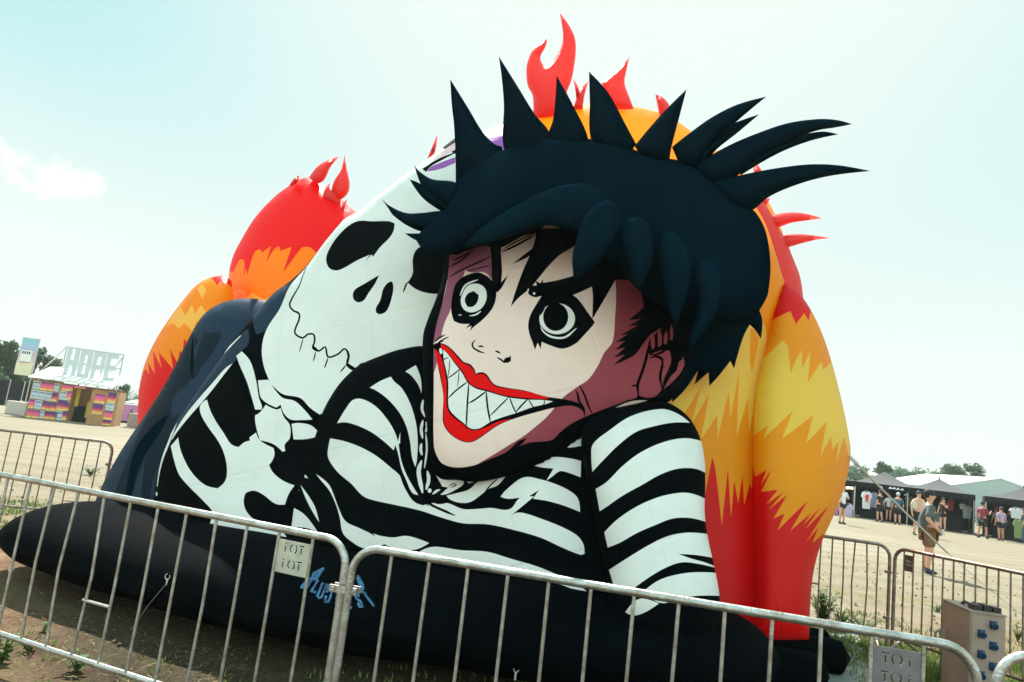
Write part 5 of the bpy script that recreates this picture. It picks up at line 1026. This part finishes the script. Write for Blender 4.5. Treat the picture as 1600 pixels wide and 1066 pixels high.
person(foot_at(1388, 815.5), R(-40), 1.62, 'woman in white shirt and black shorts between black dress and denim jacket', (.55, .62, .65), (.012, .012, .015), (.12, .02, .02), 0, shorts='short', rwri=(.12, .32, 1.15), relb=(.26, .10, 1.12))
person(foot_at(1402, 820), R(-15), 1.70, 'person in blue denim jacket and pale hood facing the second tent', (.06, .13, .20), (.012, .014, .016), (.45, .48, .52), 0, cap=(.5, .53, .58), girth=1.1, sleeve=1)
person(foot_at(1473, 830), R(120), 1.72, 'woman in black vest drinking from pink cup right behind the large man', (.012, .012, .014), (.012, .012, .014), (.02, .015, .012), 0, cap=(.02, .02, .02), shorts='short', sleeve=.15, lelb=(-.26, .12, 1.24), lwri=(-.08, .22, 1.46))
person(foot_at(1535, 841), R(-70), 1.78, 'man in dark red shirt and black shorts looking at a phone near right tents', (.22, .03, .06), (.02, .022, .02), (.012, .01, .01), 1, girth=1.08, relb=(.26, .08, 1.16), rwri=(.16, .34, 1.30), stride=(-.16, .16))
person(foot_at(1564, 845), R(5), 1.64, 'person in lilac top and dark skirt seen from behind at right tent', (.40, .34, .52), (.02, .02, .035), (.02, .03, .04), 1, girth=1.05, shorts='skirt', midriff=False)
person(foot_at(1556, 840), R(10), 1.60, 'person in red cap mostly hidden behind the lilac top', (.42, .38, .44), (.02, .02, .02), (.05, .03, .02), 0, cap=(.45, .03, .03), shorts='knee')
person(foot_at(1578, 843), R(150), 1.62, 'person in dark clothes standing in the shade of right edge tent', (.03, .03, .035), (.02, .02, .025), (.06, .04, .03), 0, shorts='knee')
person(foot_at(1597, 849), R(70), 1.70, 'person in blue jeans cut by the right photo edge at the tent', (.05, .09, .13), (.05, .10, .16), (.12, .05, .03), 0, shorts='long')
person(foot_at(1500, 829), R(160), 1.66, 'person in black standing inside the right end of middle tent', (.015, .015, .015), (.012, .012, .012), (.02, .015, .01), 1, shorts='long')
pA = atz(131, 659, 0); person((pA.x, pA.y+.1), R(160), 1.66, 'person in pink vest and black shorts standing in the poster stall doorway', (.62, .25, .32), (.012, .012, .014), (.30, .24, .12), 0, shorts='short', sleeve=.1, lelb=(-.28, .05, 1.25), lwri=(-.10, .10, 1.55), relb=(.28, .05, 1.25), rwri=(.10, .10, 1.55))
# open cream shirt on the bare chested man
q = [o for o in bpy.data.objects if o.get('label', '').startswith('bare chested')][0]
cr = mat('cream_cloth', (.55, .50, .40), .85)
for s_ in (-1, 1):
    P_ = [(s_*.13, .02, .98), (s_*.14, .02, 1.2), (s_*.13, .0, 1.38), (s_*.19, 0, 1.39), (s_*.27, -.02, 1.15)]; link('open_shirt', skinmesh(P_, [(0, 1), (1, 2), (2, 3), (3, 4)], [(.09, .15), (.09, .15), (.09, .12), .08, .07], 1), q, [cr])

hz_ = mat('air', (1, 1, 1)); n = hz_.node_tree.nodes; n.remove(n['Principled BSDF']); v_ = n.new('ShaderNodeVolumePrincipled'); v_.inputs['Color'].default_value = (.86, .97, .95, 1); v_.inputs['Density'].default_value = .00045; v_.inputs['Anisotropy'].default_value = .2
hz_.node_tree.links.new(v_.outputs[0], n['Material Output'].inputs['Volume'])
mb = MB(); mb.box(-160, 160, -60, 170, -1.2, 16); tag(mb.build('haze', hz_), kind='stuff')
